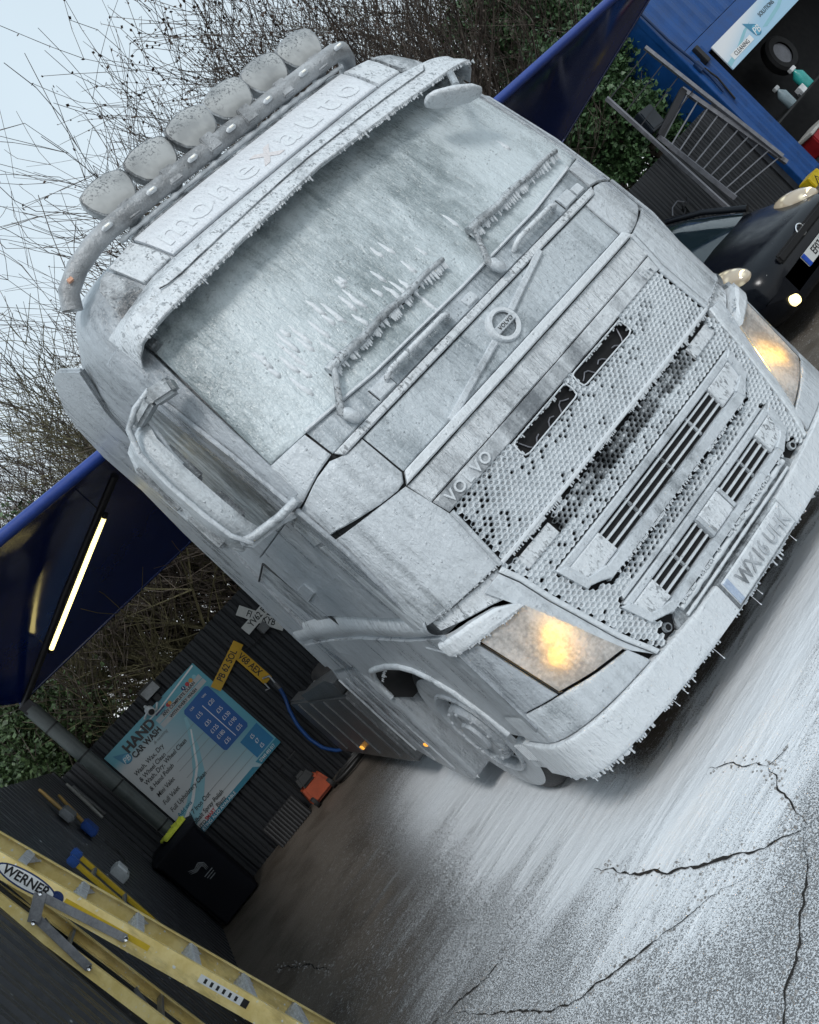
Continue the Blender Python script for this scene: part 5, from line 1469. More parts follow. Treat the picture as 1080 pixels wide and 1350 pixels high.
mb = MB(); mb.box((0, 0, 0), (.20, .06, .13), rot=(R(-15), 0, 0)); mb.build('frame', BLACK, fl, bevel=.008)
mb = MB(); mb.box((0, -.031, -.008), (.17, .008, .10), rot=(R(-15), 0, 0)); mb.build('glass', plain('grey_glass', (.22, .23, .24), .2), fl)
mb = MB(); mb.box((0, .03, -.10), (.06, .03, .08)); mb.build('bracket', BLACK, fl)
jb = thing('junction_box', 'small grey junction box with a thin cable below the white plates', 'junction box', (-.78, 5.94, 1.60))
mb = MB(); mb.box((0, 0, 0), (.10, .06, .10)); mb.build('box', plain('dull_grey_plastic', (.12, .125, .13), .5), jb, bevel=.006)
mb = MB(); mb.tube([(-.04, 0, -.04), (-.2, .02, -.05), (-.38, .02, .02)], .006, 6); mb.build('cable', BLACK, jb)

# pressure lance and blue hose hanging on the fence
BHOSE = plain('blue_hose', (.008, .05, .19), .45)
la = thing('pressure_lance', 'spray gun on a blue hose hanging from the black fence', 'spray gun', (-1.15, 5.9, 1.15))
mb = MB(); mb.tube([(-.03, 0, .10), (.03, -.02, .07), (.02, -.02, -.02)], [.012, .014, .012], 8); mb.build('trigger_gun', STEEL, la, smooth=60)
mb = MB(); mb.tube([(-.05, 0, .05), (-.06, -.03, -.02), (-.10, -.02, .0)], .009, 6); mb.build('trigger', STEEL, la)
mb = MB(); mb.tube([(.02, -.02, -.02), (.012, -.02, -.10)], .02, 10); mb.build('sleeve', plain('grey_rubber', (.1, .1, .105), .6), la)
pts = [(.012, -.02, -.10), (-.02, -.02, -.2), (-.09, -.03, -.33), (-.15, -.04, -.5), (-.17, -.06, -.68), (-.15, -.1, -.84), (-.07, -.12, -.98), (.10, -.12, -1.04), (.45, -.14, -1.07)]
mb = MB(); mb.tube([tuple(p_) for p_ in resample(pts, 30)], .02, 8); mb.build('hose', BHOSE, la, smooth=70)
# orange pressure washer box, black hose and ridged ramp by the fence foot
RED = plain('faded_orange_plastic', (.34, .06, .02), .5, var=.2)
pw = thing('pressure_washer', 'orange pressure washer standing at the foot of the black fence', 'pressure washer', (-1.64, 5.72, 0))
mb = MB(); mb.box((0, 0, .14), (.30, .24, .22), taper=(.8, .8)); mb.build('casing', RED, pw, bevel=.03)
mb = MB(); mb.box((-.02, -.02, .30), (.20, .20, .14), taper=(.7, .7)); mb.build('motor_cover', BLACK, pw, bevel=.03)
wh0 = None
for x in (-.12, .12):
    mb = MB(); mb.lathe([(-.02, .02), (-.02, .06), (.02, .06), (.02, .02)], (x, -.1, .06), 'x', 16, True); mb.build('wheel', RUBBER, pw)
mb = MB(); mb.tube([(-.13, .08, .2), (-.13, .1, .52), (.13, .1, .52), (.13, .08, .2)], .012, 8); mb.build('handle', BLACK, pw)
ho = MB()
pts = []
for k in range(60):
    a_ = k / 59 * 2 * math.pi * 2.2; rr__ = .17 + .004 * k / 10
    pts.append((-1.25 + rr__ * 1.25 * math.cos(a_), 5.55 + rr__ * .8 * math.sin(a_), .02 + .012 * (k / 20)))
ho.tube(pts, .018, 6)
tag(ho.build('coiled_hose', plain('black_hose', (.02, .02, .02), .5), smooth=70), 'coiled black hose lying on the ground beside the orange washer', 'hose')
rp_ = thing('ridged_ramp', 'black ridged plastic kerb ramp leaning at the fence foot', 'ramp', (-2.06, 5.80, 0))
mb = MB(); mb.box((0, 0, .13), (.44, .03, .27), rot=(R(-18), 0, 0)); mb.build('slab', VOID, rp_, bevel=.004)
r0 = None
for k in range(12):
    mb = MB(); mb.box((-.20 + k * .036, -.028, .13), (.014, .034, .26), rot=(R(-18), 0, 0)); mb.build('rib', plain('grey_black_plastic', (.014, .015, .017), .55), rp_)

# ================================================================ wheelie bin with a vest on its lid
BIN = plain('navy_black_bin', (.004, .005, .009), .62, var=.2, spec=.2)
bn = thing('wheelie_bin', 'black wheelie bin with a white swirl emblem in the fence corner', 'wheelie bin', (-2.875, 5.70, 0))
rr = []
for z, wd, dp in ((.03, .22, .24), (.10, .225, .25), (.80, .235, .275), (.83, .25, .29), (.86, .25, .29)):
    rr.append([Vector((x * wd, y * dp, z)) for x, y in ((-1, -.9), (-.9, -1), (.9, -1), (1, -.9), (1, .9), (.9, 1), (-.9, 1), (-1, .9))])
MB().loft(rr).build('body', BIN, bn, smooth=40)
rr = [[Vector((x * wd, y * dp - .01, z)) for x, y in ((-1, -.9), (-.9, -1), (.9, -1), (1, -.9), (1, .9), (.9, 1), (-.9, 1), (-1, .9))] for z, wd, dp in ((.862, .262, .30), (.885, .262, .30), (.925, .20, .22), (.93, .12, .12))]
MB().loft(rr).build('lid', BIN, bn, smooth=40)
mb = MB(); mb.tube([(-.2, .31, .86), (.2, .31, .86)], .018, 8); mb.build('handle', BIN, bn)
for x in (-.19, .19):
    mb = MB(); mb.lathe([(-.03, .02), (-.03, .1), (.03, .1), (.03, .02)], (x, .2, .1), 'x', 18, True); mb.build('wheel', RUBBER, bn)
PALE = plain('pale_bin_print', (.17, .18, .19), .6, bmp=0)
em = MB()
for k in range(3):
    pts = [(-.09 + .0 * k, -.274, .62 - .018 * k), (-.04, -.274, .585 - .014 * k), (.02, -.273, .60 - .018 * k), (.055 - .012 * k, -.272, .56 - .01 * k), (.05 - .012 * k, -.27, .50)]
    em.tube([tuple(p_) for p_ in resample(pts, 16)], [.002 + .006 * math.sin(math.pi * i / 15) for i in range(16)], 6)
em.build('bird_emblem', PALE, bn, smooth=60)
for k in range(3):
    mb = MB(); mb.box((.02 + .0 * k, -.271 + .002 * k, .47 - k * .026), (.10 - .015 * k, .003, .008)); mb.build('printed_line', PALE, bn)
VEST = plain('hi_vis_cloth', (.50, .56, .05), .8, var=.2, bmp=.3)
vs, fs = [], []
for j in range(13):
    for i in range(17):
        u, v = i / 16 - .5, j / 12 - .5
        x = u * .30; y = v * .20
        z = .03 + .03 * mnoise.noise(Vector((u * 5, v * 5, 2.2))) + .022 * mnoise.noise(Vector((u * 13, v * 11, 5)))
        if v < -.25: z -= (-.25 - v) * .22
        vs.append((x * (1 - .35 * abs(v)) + .02 * mnoise.noise(Vector((v * 6, u * 4, 1))), y, max(z, .004)))
for j in range(12):
    for i in range(16): a = j * 17 + i; fs.append((a, a + 1, a + 18, a + 17))
vo_ = MB().add(vs, fs).build('hi_vis_vest', VEST, None, smooth=70, recalc=True)
vo_.location = (-2.80, 5.60, .935); vo_.rotation_euler = (0, 0, .3)
md = vo_.modifiers.new('thickness', 'SOLIDIFY'); md.thickness = .006
tag(vo_, 'crumpled yellow hi-vis vest lying on the black wheelie bin lid', 'vest')

# ================================================================ brushes and socket on the left wall
WOOD = plain('wooden_handle', (.32, .20, .06), .6, var=.3, scale=20); BRB = plain('blue_bristle', (.01, .06, .28), .7, bmp=.6, scale=60); GREYB = plain('grey_bristle', (.16, .17, .18), .7, bmp=.6, scale=60)
def brush(label, a, b, mat, head, hm):
    """a, b: (y, z) ends of the stick on the left wall"""
    A, Bv = Vector((-3.105, a[0], a[1])), Vector((-3.10, b[0], b[1]))
    root = thing('hand_brush', label, 'brush', tuple(Bv), 'brushes and sticks hung on the left wall')
    A = A - Bv
    mb = MB(); mb.tube([A, A * .5, (0, 0, 0)], [.012, .016, .014], 8); mb.build('handle', mat, root, smooth=60)
    if head:
        mb = MB(); mb.box((.01, 0, 0), (.06, head[0], head[1])); mb.build('brush_head', hm, root, bevel=.012)
    return root
brush('yellow-handled brush with a grey square head on the left wall', (4.13, 2.085), (4.05, 1.80), WOOD, (.30, .12), GREYB)
brush('wooden brush with a blue head hanging lowest on the left wall', (4.66, 1.95), (4.28, 1.60), WOOD, (.26, .14), BRB)
brush('long pale stick on the left wall right of the blue brush', (5.712, 1.984), (5.52, 1.53), plain('pale_stick', (.28, .28, .26), .6), None, None)
brush('thin grey rod on the left wall nearest the canopy post', (5.96, 1.93), (5.90, 1.52), plain('grey_rod', (.14, .14, .14), .5), None, None)
so_ = thing('outdoor_socket', 'pale grey outdoor socket box low on the left wall', 'socket', (-3.12, 3.72, 1.24))
mb = MB(); mb.box((0, 0, 0), (.07, .22, .13)); mb.build('box', plain('pale_grey_plastic', (.36, .38, .39), .4), so_, bevel=.008)
mb = MB(); mb.box((.04, .0, .01), (.012, .18, .09)); mb.build('flap', WHITE, so_, bevel=.004)
mb = MB(); mb.tube([(.03, .1, .02), (.05, .3, .0), (.03, .6, .07), (.02, .62, .2)], .008, 6); mb.build('cable', BLACK, so_)

# ================================================================ stepladder leaning on the left wall
def flecked():
    mt, t, p = newmat('weathered_yellow_fibreglass')
    v = coords(t, (1, 1, 1))
    a = nz(t, v, 7, 5, .65); b = nz(t, v, 45, 4, .7)
    c = mixc(t, ramp(t, a, .35, .65), (.76, .58, .20), (.92, .75, .34))
    c = mixc(t, mth(t, 'MULTIPLY', ramp(t, nz(t, coords(t, (5, 5, 1.2)), 2.4, 6, .7), .5, .72), .6), c, (.33, .25, .10))
    vo = N(t, 'TexVoronoi', Scale=34.0); t.links.new(nzv_(t, v), vo.inputs['Vector'])
    sp = mth(t, 'MULTIPLY', ramp(t, vo.outputs['Distance'], .13, .24, 1, 0), ramp(t, b, .45, .6))
    c = mixc(t, sp, c, (.78, .80, .80))
    t.links.new(c, p.inputs['Base Color']); p.inputs['Roughness'].default_value = .45
    t.links.new(bump(t, mth(t, 'ADD', b, sp), .25, .004), p.inputs['Normal'])
    return mt
def nzv_(t, v):
    n = N(t, 'TexNoise', Scale=9.0); t.links.new(v, n.inputs['Vector'])
    m_ = N(t, 'VectorMath', operation='MULTIPLY_ADD'); t.links.new(n.outputs['Color'], m_.inputs[0]); m_.inputs[1].default_value = (.06, .06, .06); t.links.new(v, m_.inputs[2])
    return m_.outputs[0]
GRP = flecked()
GRPB = plain('bright_yellow_fibreglass', (.62, .42, .02), .4, var=.12, scale=8)
ALU = plain('ribbed_aluminium', (.58, .59, .60), .4, .15, var=.35, scale=40, bmp=.8)
def lad_front(y, z): return Vector((-2.664 - .170 * z - .0, y, z))     # outer edge line of the front frame
def lad_rear(y, z): return Vector((-3.015 - .050 * z, y, z))
ld = thing('stepladder', 'worn yellow fibreglass stepladder leaning against the dark cladding wall', 'stepladder', (-2.8, 1.0, 0))
O = Vector((-2.8, 1.0, 0))
SP = (Vector(lad_front(0, 2.5)) - Vector(lad_front(0, 0))).normalized()
def rail(fn, y, dx, mat, name, z0=.0, z1=2.62, flange=1):
    """C-section side rail: web facing y, flanges turned inwards"""
    a, b = fn(y, z0) - O, fn(y, z1) - O
    mb = MB()
    n = Vector((-1, 0, -.17)).normalized() * dx
    e = .005 * flange
    def slab(p, q, n1, n2):
        vs = []
        for k in (p, q):
            vs += [k, k + n1, k + n1 + n2, k + n2]
        mb.add(vs, [(0, 1, 2, 3), (7, 6, 5, 4), (0, 4, 5, 1), (1, 5, 6, 2), (2, 6, 7, 3), (3, 7, 4, 0)])
    slab(a, b, n, Vector((0, e, 0)))
    slab(a + Vector((0, e, 0)), b + Vector((0, e, 0)), n.normalized() * .005, Vector((0, .026 * flange, 0)))
    slab(a + n - n.normalized() * .005 + Vector((0, e, 0)), b + n - n.normalized() * .005 + Vector((0, e, 0)), n.normalized() * .005, Vector((0, .026 * flange, 0)))
    return mb.build(name, mat, ld, smooth=0)
rail(lad_front, .85, .088, GRP, 'front_rail'); rail(lad_front, 1.27, .088, GRP, 'front_rail', flange=-1)
rail(lad_rear, .86, .05, GRP, 'rear_rail', .1, 2.5); rail(lad_rear, 1.25, .05, GRP, 'rear_rail', .1, 2.5, flange=-1)
stp = None
for k in range(9):
    z = .14 + k * .284
    p_ = lad_front(1.06, z) - O
    if stp is None:
        mb = MB()
        mb.box((-.045, 0, 0), (.085, .41, .006)); mb.box((-.004, 0, -.018), (.006, .41, .034)); mb.box((-.086, 0, -.014), (.005, .41, .028))
        for q in range(5): mb.box((-.012 - q * .016, 0, .0045), (.005, .40, .004))
        # gusset plates at both ends
        for yy in (-.17, .17): mb.add([(-.006, yy, -.003), (-.08, yy, -.003), (-.012, yy * 1.15, -.075), (-.006, yy + .004, -.003), (-.08, yy + .004, -.003), (-.012, yy * 1.15 + .004, -.075)], [(0, 1, 2), (5, 4, 3), (0, 3, 4, 1), (1, 4, 5, 2), (2, 5, 3, 0)])
        stp = mb.build('step', ALU, ld, smooth=0); o = stp
    else: o = dup(stp, ld)
    o.location = p_
for k in range(4):
    z = .45 + k * .5
    a, b = lad_rear(.87, z) - O, lad_rear(1.24, z) - O
    mb = MB(); mb.bar(a + Vector((-.02, 0, 0)), b + Vector((-.02, 0, 0)), .03, .012); mb.build('rear_brace', STEEL, ld)
    mb = MB(); mb.bar(a + Vector((-.03, 0, .0)), b + Vector((-.03, -.16, .14)), .018, .006); mb.build('rear_brace', STEEL, ld)
def strap(a, b, name, wd=.034, y=.838):
    A_, B_ = Vector((a[0], y, a[1])) - O, Vector((b[0], y, b[1])) - O
    mb = MB(); mb.bar(A_, B_, .005, wd, up=(B_ - A_).cross(Vector((0, 1, 0))))
    o = mb.build(name, STEEL, ld, bevel=.002)
    for q in (A_, B_):
        mb = MB(); mb.lathe([(0, .001), (-.003, .009), (.0, .011)], q + Vector((0, -.004, 0)), 'y', 12); mb.build('rivet', CHROME, o)
    return o
strap((-3.012, 1.672), (-2.931, 1.297), 'spreader_arm'); strap((-3.085, 1.645), (-3.098, 1.334), 'spreader_arm', y=.848)
strap((-3.005, 1.692), (-3.100, 1.632), 'spreader_plate', .05, .828)
# scuffed band and stickers on the near rail
def on_rail(s_, t_, d=.0):                              # s_ along z, t_ across 0..1, on the near rail web
    p_ = lad_front(.85, s_) - O; n = Vector((-1, 0, -.17)).normalized() * .088
    return p_ + n * t_ + Vector((0, -d, 0))
def sticker(z0, z1, t0, t1, mat, name, d=.001):
    mb = MB(); q = [on_rail(z0, t0, d), on_rail(z0, t1, d), on_rail(z1, t1, d), on_rail(z1, t0, d)]
    mb.add(q + [k + Vector((0, .0008, 0)) for k in q], [(0, 1, 2, 3), (7, 6, 5, 4), (0, 4, 5, 1), (1, 5, 6, 2), (2, 6, 7, 3), (3, 7, 4, 0)])
    return mb.build(name, mat, ld, smooth=0)
def ell(zc, tc, rz, rt, mat, name, d):
    mb = MB(); mb.add([on_rail(zc + rz * math.cos(k * math.pi / 14), tc + rt * math.sin(k * math.pi / 14), d) for k in range(28)], [tuple(range(28))]); return mb.build(name, mat, ld, smooth=0)
ell(1.775, .50, .135, .40, NAVYP, 'maker_badge', .001); ell(1.775, .50, .125, .33, WHT, 'maker_badge', .0018)
dirv = (on_rail(0, .5) - on_rail(1, .5)).normalized()
def rail_text(s_, z, t_, size, mat, d=.003, **k):
    ex = dirv; en = Vector((0, -1, 0)); ez = en.cross(ex)
    Mx = Matrix((ex, ez, en)).transposed().to_4x4(); Mx.translation = on_rail(z, t_, d)
    return text('lettering', s_, size, mat, ld, Mx, .0004, **k)
rail_text('WERNER', 1.775, .50, .052, INK, bold=.0012)
ell(1.635, .52, .03, .32, NAVYP, 'maker_badge', .0012)
sticker(.955, .74, .25, .62, WHT, 'rating_label'); sticker(.745, .715, .25, .62, INK, 'rating_label', .0016)
for k in range(6): sticker(.93 - k * .03, .918 - k * .03, .33, .55, INK, 'label_print', .0018)
rail_text('WERNER', .80, .02, .045, INK) if False else None
sticker(1.60, 1.20, .30, .56, GRPB, 'bright_scuff', .0007)
# second, brighter ladder standing upright against the wall further back
lb = thing('extension_ladder', 'bright yellow ladder with a blue end cap upright behind the stepladder', 'ladder', (-3.09, 2.55, 0))
for y in (0, .30):
    mb = MB(); mb.box((0, y, .79), (.026, .05, 1.58)); mb.build('rail', GRPB, lb, bevel=.004)
    mb = MB(); mb.box((0, y, 1.60), (.05, .07, .07)); mb.build('end_cap', plain('blue_cap', (.02, .09, .35), .45), lb, bevel=.008)
for k in range(6):
    mb = MB(); mb.tube([(0, 0, .2 + k * .25), (0, .30, .2 + k * .25)], .016, 8); mb.build('rung', STEEL, lb)

# ================================================================ metal gates and cage by the container
gt = thing('metal_gate', 'tall barred steel gate frame leaning against the fence behind the hatchback', 'gate', (8.2, 5.75, 0), 'steel gate frames by the blue container')
G0 = Vector((8.2, 5.75, 0))
def stile(a, b, parent, mat=DSTEEL, w_=.05): 
    mb = MB(); mb.bar(Vector(a) - G0, Vector(b) - G0, w_, w_); return mb.build('stile', mat, parent)
stile((7.535, 5.6, 3.0), (7.565, 5.5, .66), gt); stile((8.715, 5.6, 3.13), (8.985, 5.5, .66), gt)
for k in range(4):
    z = 2.96 - k * .28
    mb = MB(); mb.bar(Vector((7.54, 5.6, z)) - G0, Vector((8.73 + k * .03, 5.6, z + .11)) - G0, .014, .014); mb.build('bar', RAIL, gt)
gt2 = thing('metal_gate', 'shorter barred steel gate with nine thin rails nested in the taller frame', 'gate', (8.2, 5.75, 0), 'steel gate frames by the blue container')
stile((7.775, 5.66, 2.14), (7.84, 5.55, .78), gt2, w_=.06); stile((8.72, 5.66, 2.36), (9.02, 5.55, .55), gt2, w_=.06)
mb = MB(); mb.bar(Vector((7.78, 5.66, 2.12)) - G0, Vector((8.72, 5.66, 2.33)) - G0, .07, .10); mb.build('top_rail', RAIL, gt2)
for k in range(10):
    f_ = (k + .6) / 10
    a = Vector((7.775 + .065 * f_, 5.66 - .11 * f_, 2.14 - 1.36 * f_)); b = Vector((8.72 + .30 * f_, 5.66 - .11 * f_, 2.36 - 1.75 * f_))
    mb = MB(); mb.bar(a - G0, b - G0, .018, .018); mb.build('bar', DSTEEL, gt2)
bx = thing('dark_box', 'dark box hanging on the top left corner of the gates', 'box', (7.95, 5.75, 2.38))
mb = MB(); mb.box((0, 0, 0), (.30, .16, .34), rot=(0, R(6), 0)); mb.build('case', plain('dark_slate_plastic', (.012, .018, .026), .4), bx, bevel=.01)
mb = MB(); mb.box((0, -.085, 0), (.24, .012, .28), rot=(0, R(6), 0)); mb.build('lid', plain('dark_slate_plastic', (.012, .018, .026), .4), bx, bevel=.004)
# black trolley with curved handle in front of the fence
tk = thing('trolley', 'black tubular trolley standing by the fence left of the gates', 'trolley', (7.2, 5.95, 0))
mb = MB(); mb.tube([(-.42, 0, .98), (.1, 0, 1.10), (.42, 0, 1.21), (.46, 0, 1.27)], .014, 8); mb.build('push_bar', RAIL, tk, smooth=60)
mb = MB(); mb.tube([(-.42, .0, .98), (-.46, 0, .1)], .014, 8); mb.build('frame_leg', RAIL, tk)
mb = MB(); mb.tube([(.34, 0, 1.18), (.40, 0, .1)], .014, 8); mb.build('frame_leg', RAIL, tk)
mb = MB(); mb.tube([(.05, .02, 1.24), (.14, 0, 1.32), (.28, 0, 1.33), (.36, 0, 1.25)], .01, 6); mb.build('wire_loop', DSTEEL, tk, smooth=60)
mb = MB(); mb.box((.30, .02, 1.08), (.12, .1, .30), rot=(0, .2, 0)); mb.build('hand_grip', BLACK, tk, bevel=.03)
mb = MB(); mb.tube([(.36, .02, 1.0), (.50, .0, .98), (.55, .0, .88)], .011, 6); mb.build('side_handle', DSTEEL, tk, smooth=60)
mb = MB(); mb.box((0, .1, .30), (.8, .4, .45)); mb.build('tub', BLACK, tk, bevel=.03)
for x in (-.35, .35):
    mb = MB(); mb.lathe([(-.03, .03), (-.03, .1), (.03, .1), (.03, .03)], (x, -.02, .1), 'y', 16, True); mb.build('wheel', RUBBER, tk)

# ================================================================ blue container workshop
CB = plain('blue_container_paint', (.006, .062, .23), .42, var=.2, scale=4, bmp=.15, grime=(.02, .05, .12))
CBD = plain('dark_blue_steel', (.006, .03, .10), .5)
ct = thing('container', 'blue steel container workshop with its side open under a white sign', 'container', (9.55, 6.0, 0))
def cx_(x, y, z): return Vector((x - 9.55, y - 6.0, z))
CH = 4.0
# front jamb: corrugated strip, corner post, header
mb = MB(); prof = []
for k in range(13): prof.append((.06 + k * .036, -.02 if k % 4 in (0, 1) else .015))
n = len(prof); mb.add([(x, y, .06) for x, y in prof] + [(x, y, 2.62) for x, y in prof] , [(i, i + 1, n + i + 1, n + i) for i in range(n - 1)]); mb.build('corrugated_jamb', CB, ct, smooth=0)
mb = MB(); mb.box((.03, .03, 2.0), (.11, .12, 4.0)); mb.build('corner_post', CB, ct, bevel=.008)
mb = MB(); mb.box((3.5, .05, 2.60), (7.0, .10, .26)); mb.build('header_beam', CB, ct, bevel=.006)
mb = MB(); prof = []
for k in range(154): prof.append((.09 + k * .045, .0 if k % 6 in (0, 1, 2) else .03))
n = len(prof); mb.add([(x, y, 2.74) for x, y in prof] + [(x, y, CH) for x, y in prof], [(i, i + 1, n + i + 1, n + i) for i in range(n - 1)]); mb.build('upper_cladding', CB, ct, smooth=0)
mb = MB(); mb.box((3.5, .72, 4.02), (7.1, 1.5, .05)); mb.build('roof', CBD, ct)
mb = MB(); mb.box((.0, .75, 2.0), (.05, 1.35, 4.0)); mb.build('end_wall', CB, ct)
mb = MB(); mb.box((7.0, .75, 2.0), (.05, 1.35, 4.0)); mb.build('end_wall', CB, ct)
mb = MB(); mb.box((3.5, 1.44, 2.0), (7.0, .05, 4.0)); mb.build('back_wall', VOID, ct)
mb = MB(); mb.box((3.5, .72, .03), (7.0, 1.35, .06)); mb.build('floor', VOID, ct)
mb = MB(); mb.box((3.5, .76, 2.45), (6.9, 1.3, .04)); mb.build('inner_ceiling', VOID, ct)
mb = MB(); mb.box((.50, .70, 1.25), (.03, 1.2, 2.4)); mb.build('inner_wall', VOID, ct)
mb = MB(); mb.box((6.6, .06, 1.3), (.9, .08, 2.5)); mb.build('far_jamb', CB, ct)
mb = MB(); mb.box((.34, -.02, 2.52), (.10, .09, .30)); mb.build('lock_box', BLACK, ct, bevel=.01)
mb = MB(); mb.box((.10, -.05, 2.42), (.12, .05, .16)); mb.build('hinge', CBD, ct, bevel=.008)
mb = MB(); mb.tube([(-.02, -.08, 3.9), (.0, -.08, 3.0), (.06, -.08, 2.6), (.12, -.06, 2.25), (.10, -.05, 1.9)], .02, 8); mb.build('locking_bar', CBD, ct, smooth=60)
mb = MB(); mb.tube([(.14, -.05, 2.45), (.20, -.06, 2.1), (.16, -.05, 1.7)], .015, 6); mb.build('cable', BLACK, ct, smooth=60)
mb = MB(); mb.box((.16, -.04, .05), (.4, .1, .1)); mb.build('sill', CBD, ct)
cs = thing('container_sign', 'white Cleaning Solutions sign with a blue drop over the container opening', 'sign', (10.1, 5.94, 2.02))
def csface():
    mt, t, p = newmat('container_sign_face')
    v = coords(t, (1, 1, 1)); s_ = N(t, 'SeparateXYZ'); t.links.new(v, s_.inputs[0])
    f = ramp(t, mth(t, 'SUBTRACT', mth(t, 'MULTIPLY', s_.outputs[2], 1.4), mth(t, 'MULTIPLY', s_.outputs[0], .35)), -.15, .45)
    c = mixc(t, f, (.34, .55, .72), (.70, .73, .76))
    t.links.new(c, p.inputs['Base Color']); p.inputs['Roughness'].default_value = .35
    return mt
mb = MB(); mb.box((1.2, 0, .235), (2.4, .02, .47)); mb.build('board', csface(), cs, bevel=.002)
def cf(pts, mat, name):
    mb = MB(); mb.add([(x, -.0135 if name == 'name_patch' else -.0118, z) for x, z in pts], [tuple(range(len(pts)))]); return mb.build(name, mat, cs, smooth=0)
cf([(.16, .085), (.78, .085), (.78, .185), (.16, .185)], WHT, 'name_patch')
cf([(.0, .13), (.3, .16), (.75, .30), (1.0, .33), (.75, .25), (.3, .10), (.0, .05)], LTEAL, 'swoosh')
cf([(1.1, .12), (1.7, .20), (2.4, .42), (2.4, .36), (1.7, .14), (1.2, .08)], LTEAL, 'swoosh')
dc2 = Vector((.93, -.014, .215))
d2 = drop(lambda x, y, d=0: (dc2.x + x, dc2.y - d, dc2.z + y), cs, .20)
text('lettering', 'PB', .17, WHT, d2, Matrix.Translation((dc2.x + .02, dc2.y - .004, dc2.z - .06)) @ FACE_FRONT, .001, shear=.3)
text('lettering', 'CLEANING', .10, INK, cs, Matrix.Translation((.46, -.016, .135)) @ FACE_FRONT, .001, sx_=.85, space=1.05)
text('lettering', 'SOLUTIONS', .10, INK, cs, Matrix.Translation((1.46, -.016, .285)) @ FACE_FRONT, .001, sx_=.85, space=1.05)
# things inside the opening
sh = thing('shelf', 'dark shelf just inside the container opening', 'shelf', (11.2, 6.5, 0))
mb = MB(); mb.box((.5, .1, .93), (2.6, .5, .03)); mb.build('shelf_board', BLACK, sh)
for x in (-.7, 1.7):
    mb = MB(); mb.box((x, .1, .46), (.05, .4, .92)); mb.build('upright', BLACK, sh)
def bottle(label, x, z, h, r_, body, cap, trig=True):
    b = thing('spray_bottle', label, 'bottle', (x, 6.42, z), 'bottles on the container shelf')
    mb = MB(); mb.lathe([(0, .001), (0, r_), (h * .6, r_), (h * .78, r_ * .4), (h * .84, r_ * .36)], (0, 0, 0), 'z', 16); mb.build('body', body, b, smooth=40)
    mb = MB(); mb.box((-.01, 0, h * .92), (r_ * 1.3, r_ * .7, h * .16)); mb.build('spray_head', cap, b, bevel=.006)
bottle('teal spray bottle on the container shelf, larger and to the right', 11.72, .95, .42, .10, plain('teal_bottle', (.03, .30, .28), .2), WHITE)
bottle('clear grey spray bottle on the container shelf, nearest the opening edge', 11.14, .95, .40, .085, plain('clear_bottle', (.18, .24, .27), .2), plain('pale_grey_plastic', (.36, .38, .39), .4))
cn = thing('carton', 'small white carton on the container shelf between the bottles', 'carton', (11.5, 6.40, .945))
mb = MB(); mb.box((0, 0, .06), (.14, .10, .12)); mb.build('box', WHITE, cn, bevel=.003)
mb = MB(); mb.box((-.1, 0, .02), (.05, .05, .05)); mb.build('cap', STEEL, cn)
ty_ = thing('spare_tyre', 'dark tyre hung deep inside the container', 'tyre', (12.5, 6.95, 1.62))
mb = MB(); mb.lathe([(-.09, .20), (-.10, .30), (-.06, .345), (.06, .345), (.10, .30), (.09, .20)], (0, 0, 0), 'y', 28, True); mb.build('rubber', RUBBER, ty_, smooth=40)
mb = MB(); mb.lathe([(-.03, .001), (-.04, .08), (-.06, .2)], (0, 0, 0), 'y', 24); mb.build('rim', DSTEEL, ty_)
rc = thing('red_crate', 'red crate with a white rim standing in the container opening', 'crate', (10.98, 6.45, .06))
mb = MB(); mb.box((.2, .1, .17), (.6, .4, .34)); mb.build('crate_body', plain('red_plastic', (.28, .015, .02), .4), rc, bevel=.02)
mb = MB(); mb.box((.2, .1, .36), (.64, .44, .05)); mb.build('crate_rim', plain('grey_white_plastic', (.42, .42, .40), .4), rc, bevel=.01)
wb = thing('warning_box', 'yellow box with a black warning triangle at the container corner', 'warning box', (9.16, 5.62, 0))
YB_ = plain('warning_yellow', (.55, .40, .01), .4)
mb = MB(); mb.box((0.04, 0, .02), (.30, .2, .30)); mb.build('case', YB_, wb, bevel=.012)
mb = MB(); mb.add([(-.06, -.104, -.02), (.12, -.104, -.02), (.03, -.104, .13)], [(0, 1, 2)]); tr_ = mb.build('warning_triangle', INK, wb, smooth=0)
mb = MB(); mb.add([(-.035, -.106, -.007), (.095, -.106, -.007), (.03, -.106, .10)], [(0, 1, 2)]); mb.build('triangle_field', YB_, tr_, smooth=0)
text('lettering', '!', .08, INK, tr_, Matrix.Translation((.03, -.108, .035)) @ FACE_FRONT, .0005, bold=.002)

# ================================================================ dark hatchback at the right
def lit_glass():
    mt, t, p = newmat('lit_headlamp_glass')
    v = coords(t, (1, 1, 1)); vo = N(t, 'TexVoronoi', Scale=14.0); t.links.new(v, vo.inputs['Vector'])
    c = mixc(t, ramp(t, vo.outputs['Distance'], .1, .55), (.75, .68, .50), (.32, .27, .20))
    t.links.new(c, p.inputs['Base Color']); t.links.new(c, p.inputs['Emission Color']); p.inputs['Emission Strength'].default_value = .42
    p.inputs['Roughness'].default_value = .1; p.inputs['Coat Weight'].default_value = 1.0
    return mt
HLG = lit_glass()
CARP = plain('black_car_paint', (.004, .005, .008), .2, var=.05, bmp=0, coat=.06, spec=.25)
GLASSD = plain('dark_car_glass', (.008, .016, .02), .06, var=.05, bmp=0, spec=.8)
car = thing('parked_car', 'black hatchback with round lit headlamps parked right of the lorry', 'car', (4.11, 2.06, 0))
secs = []
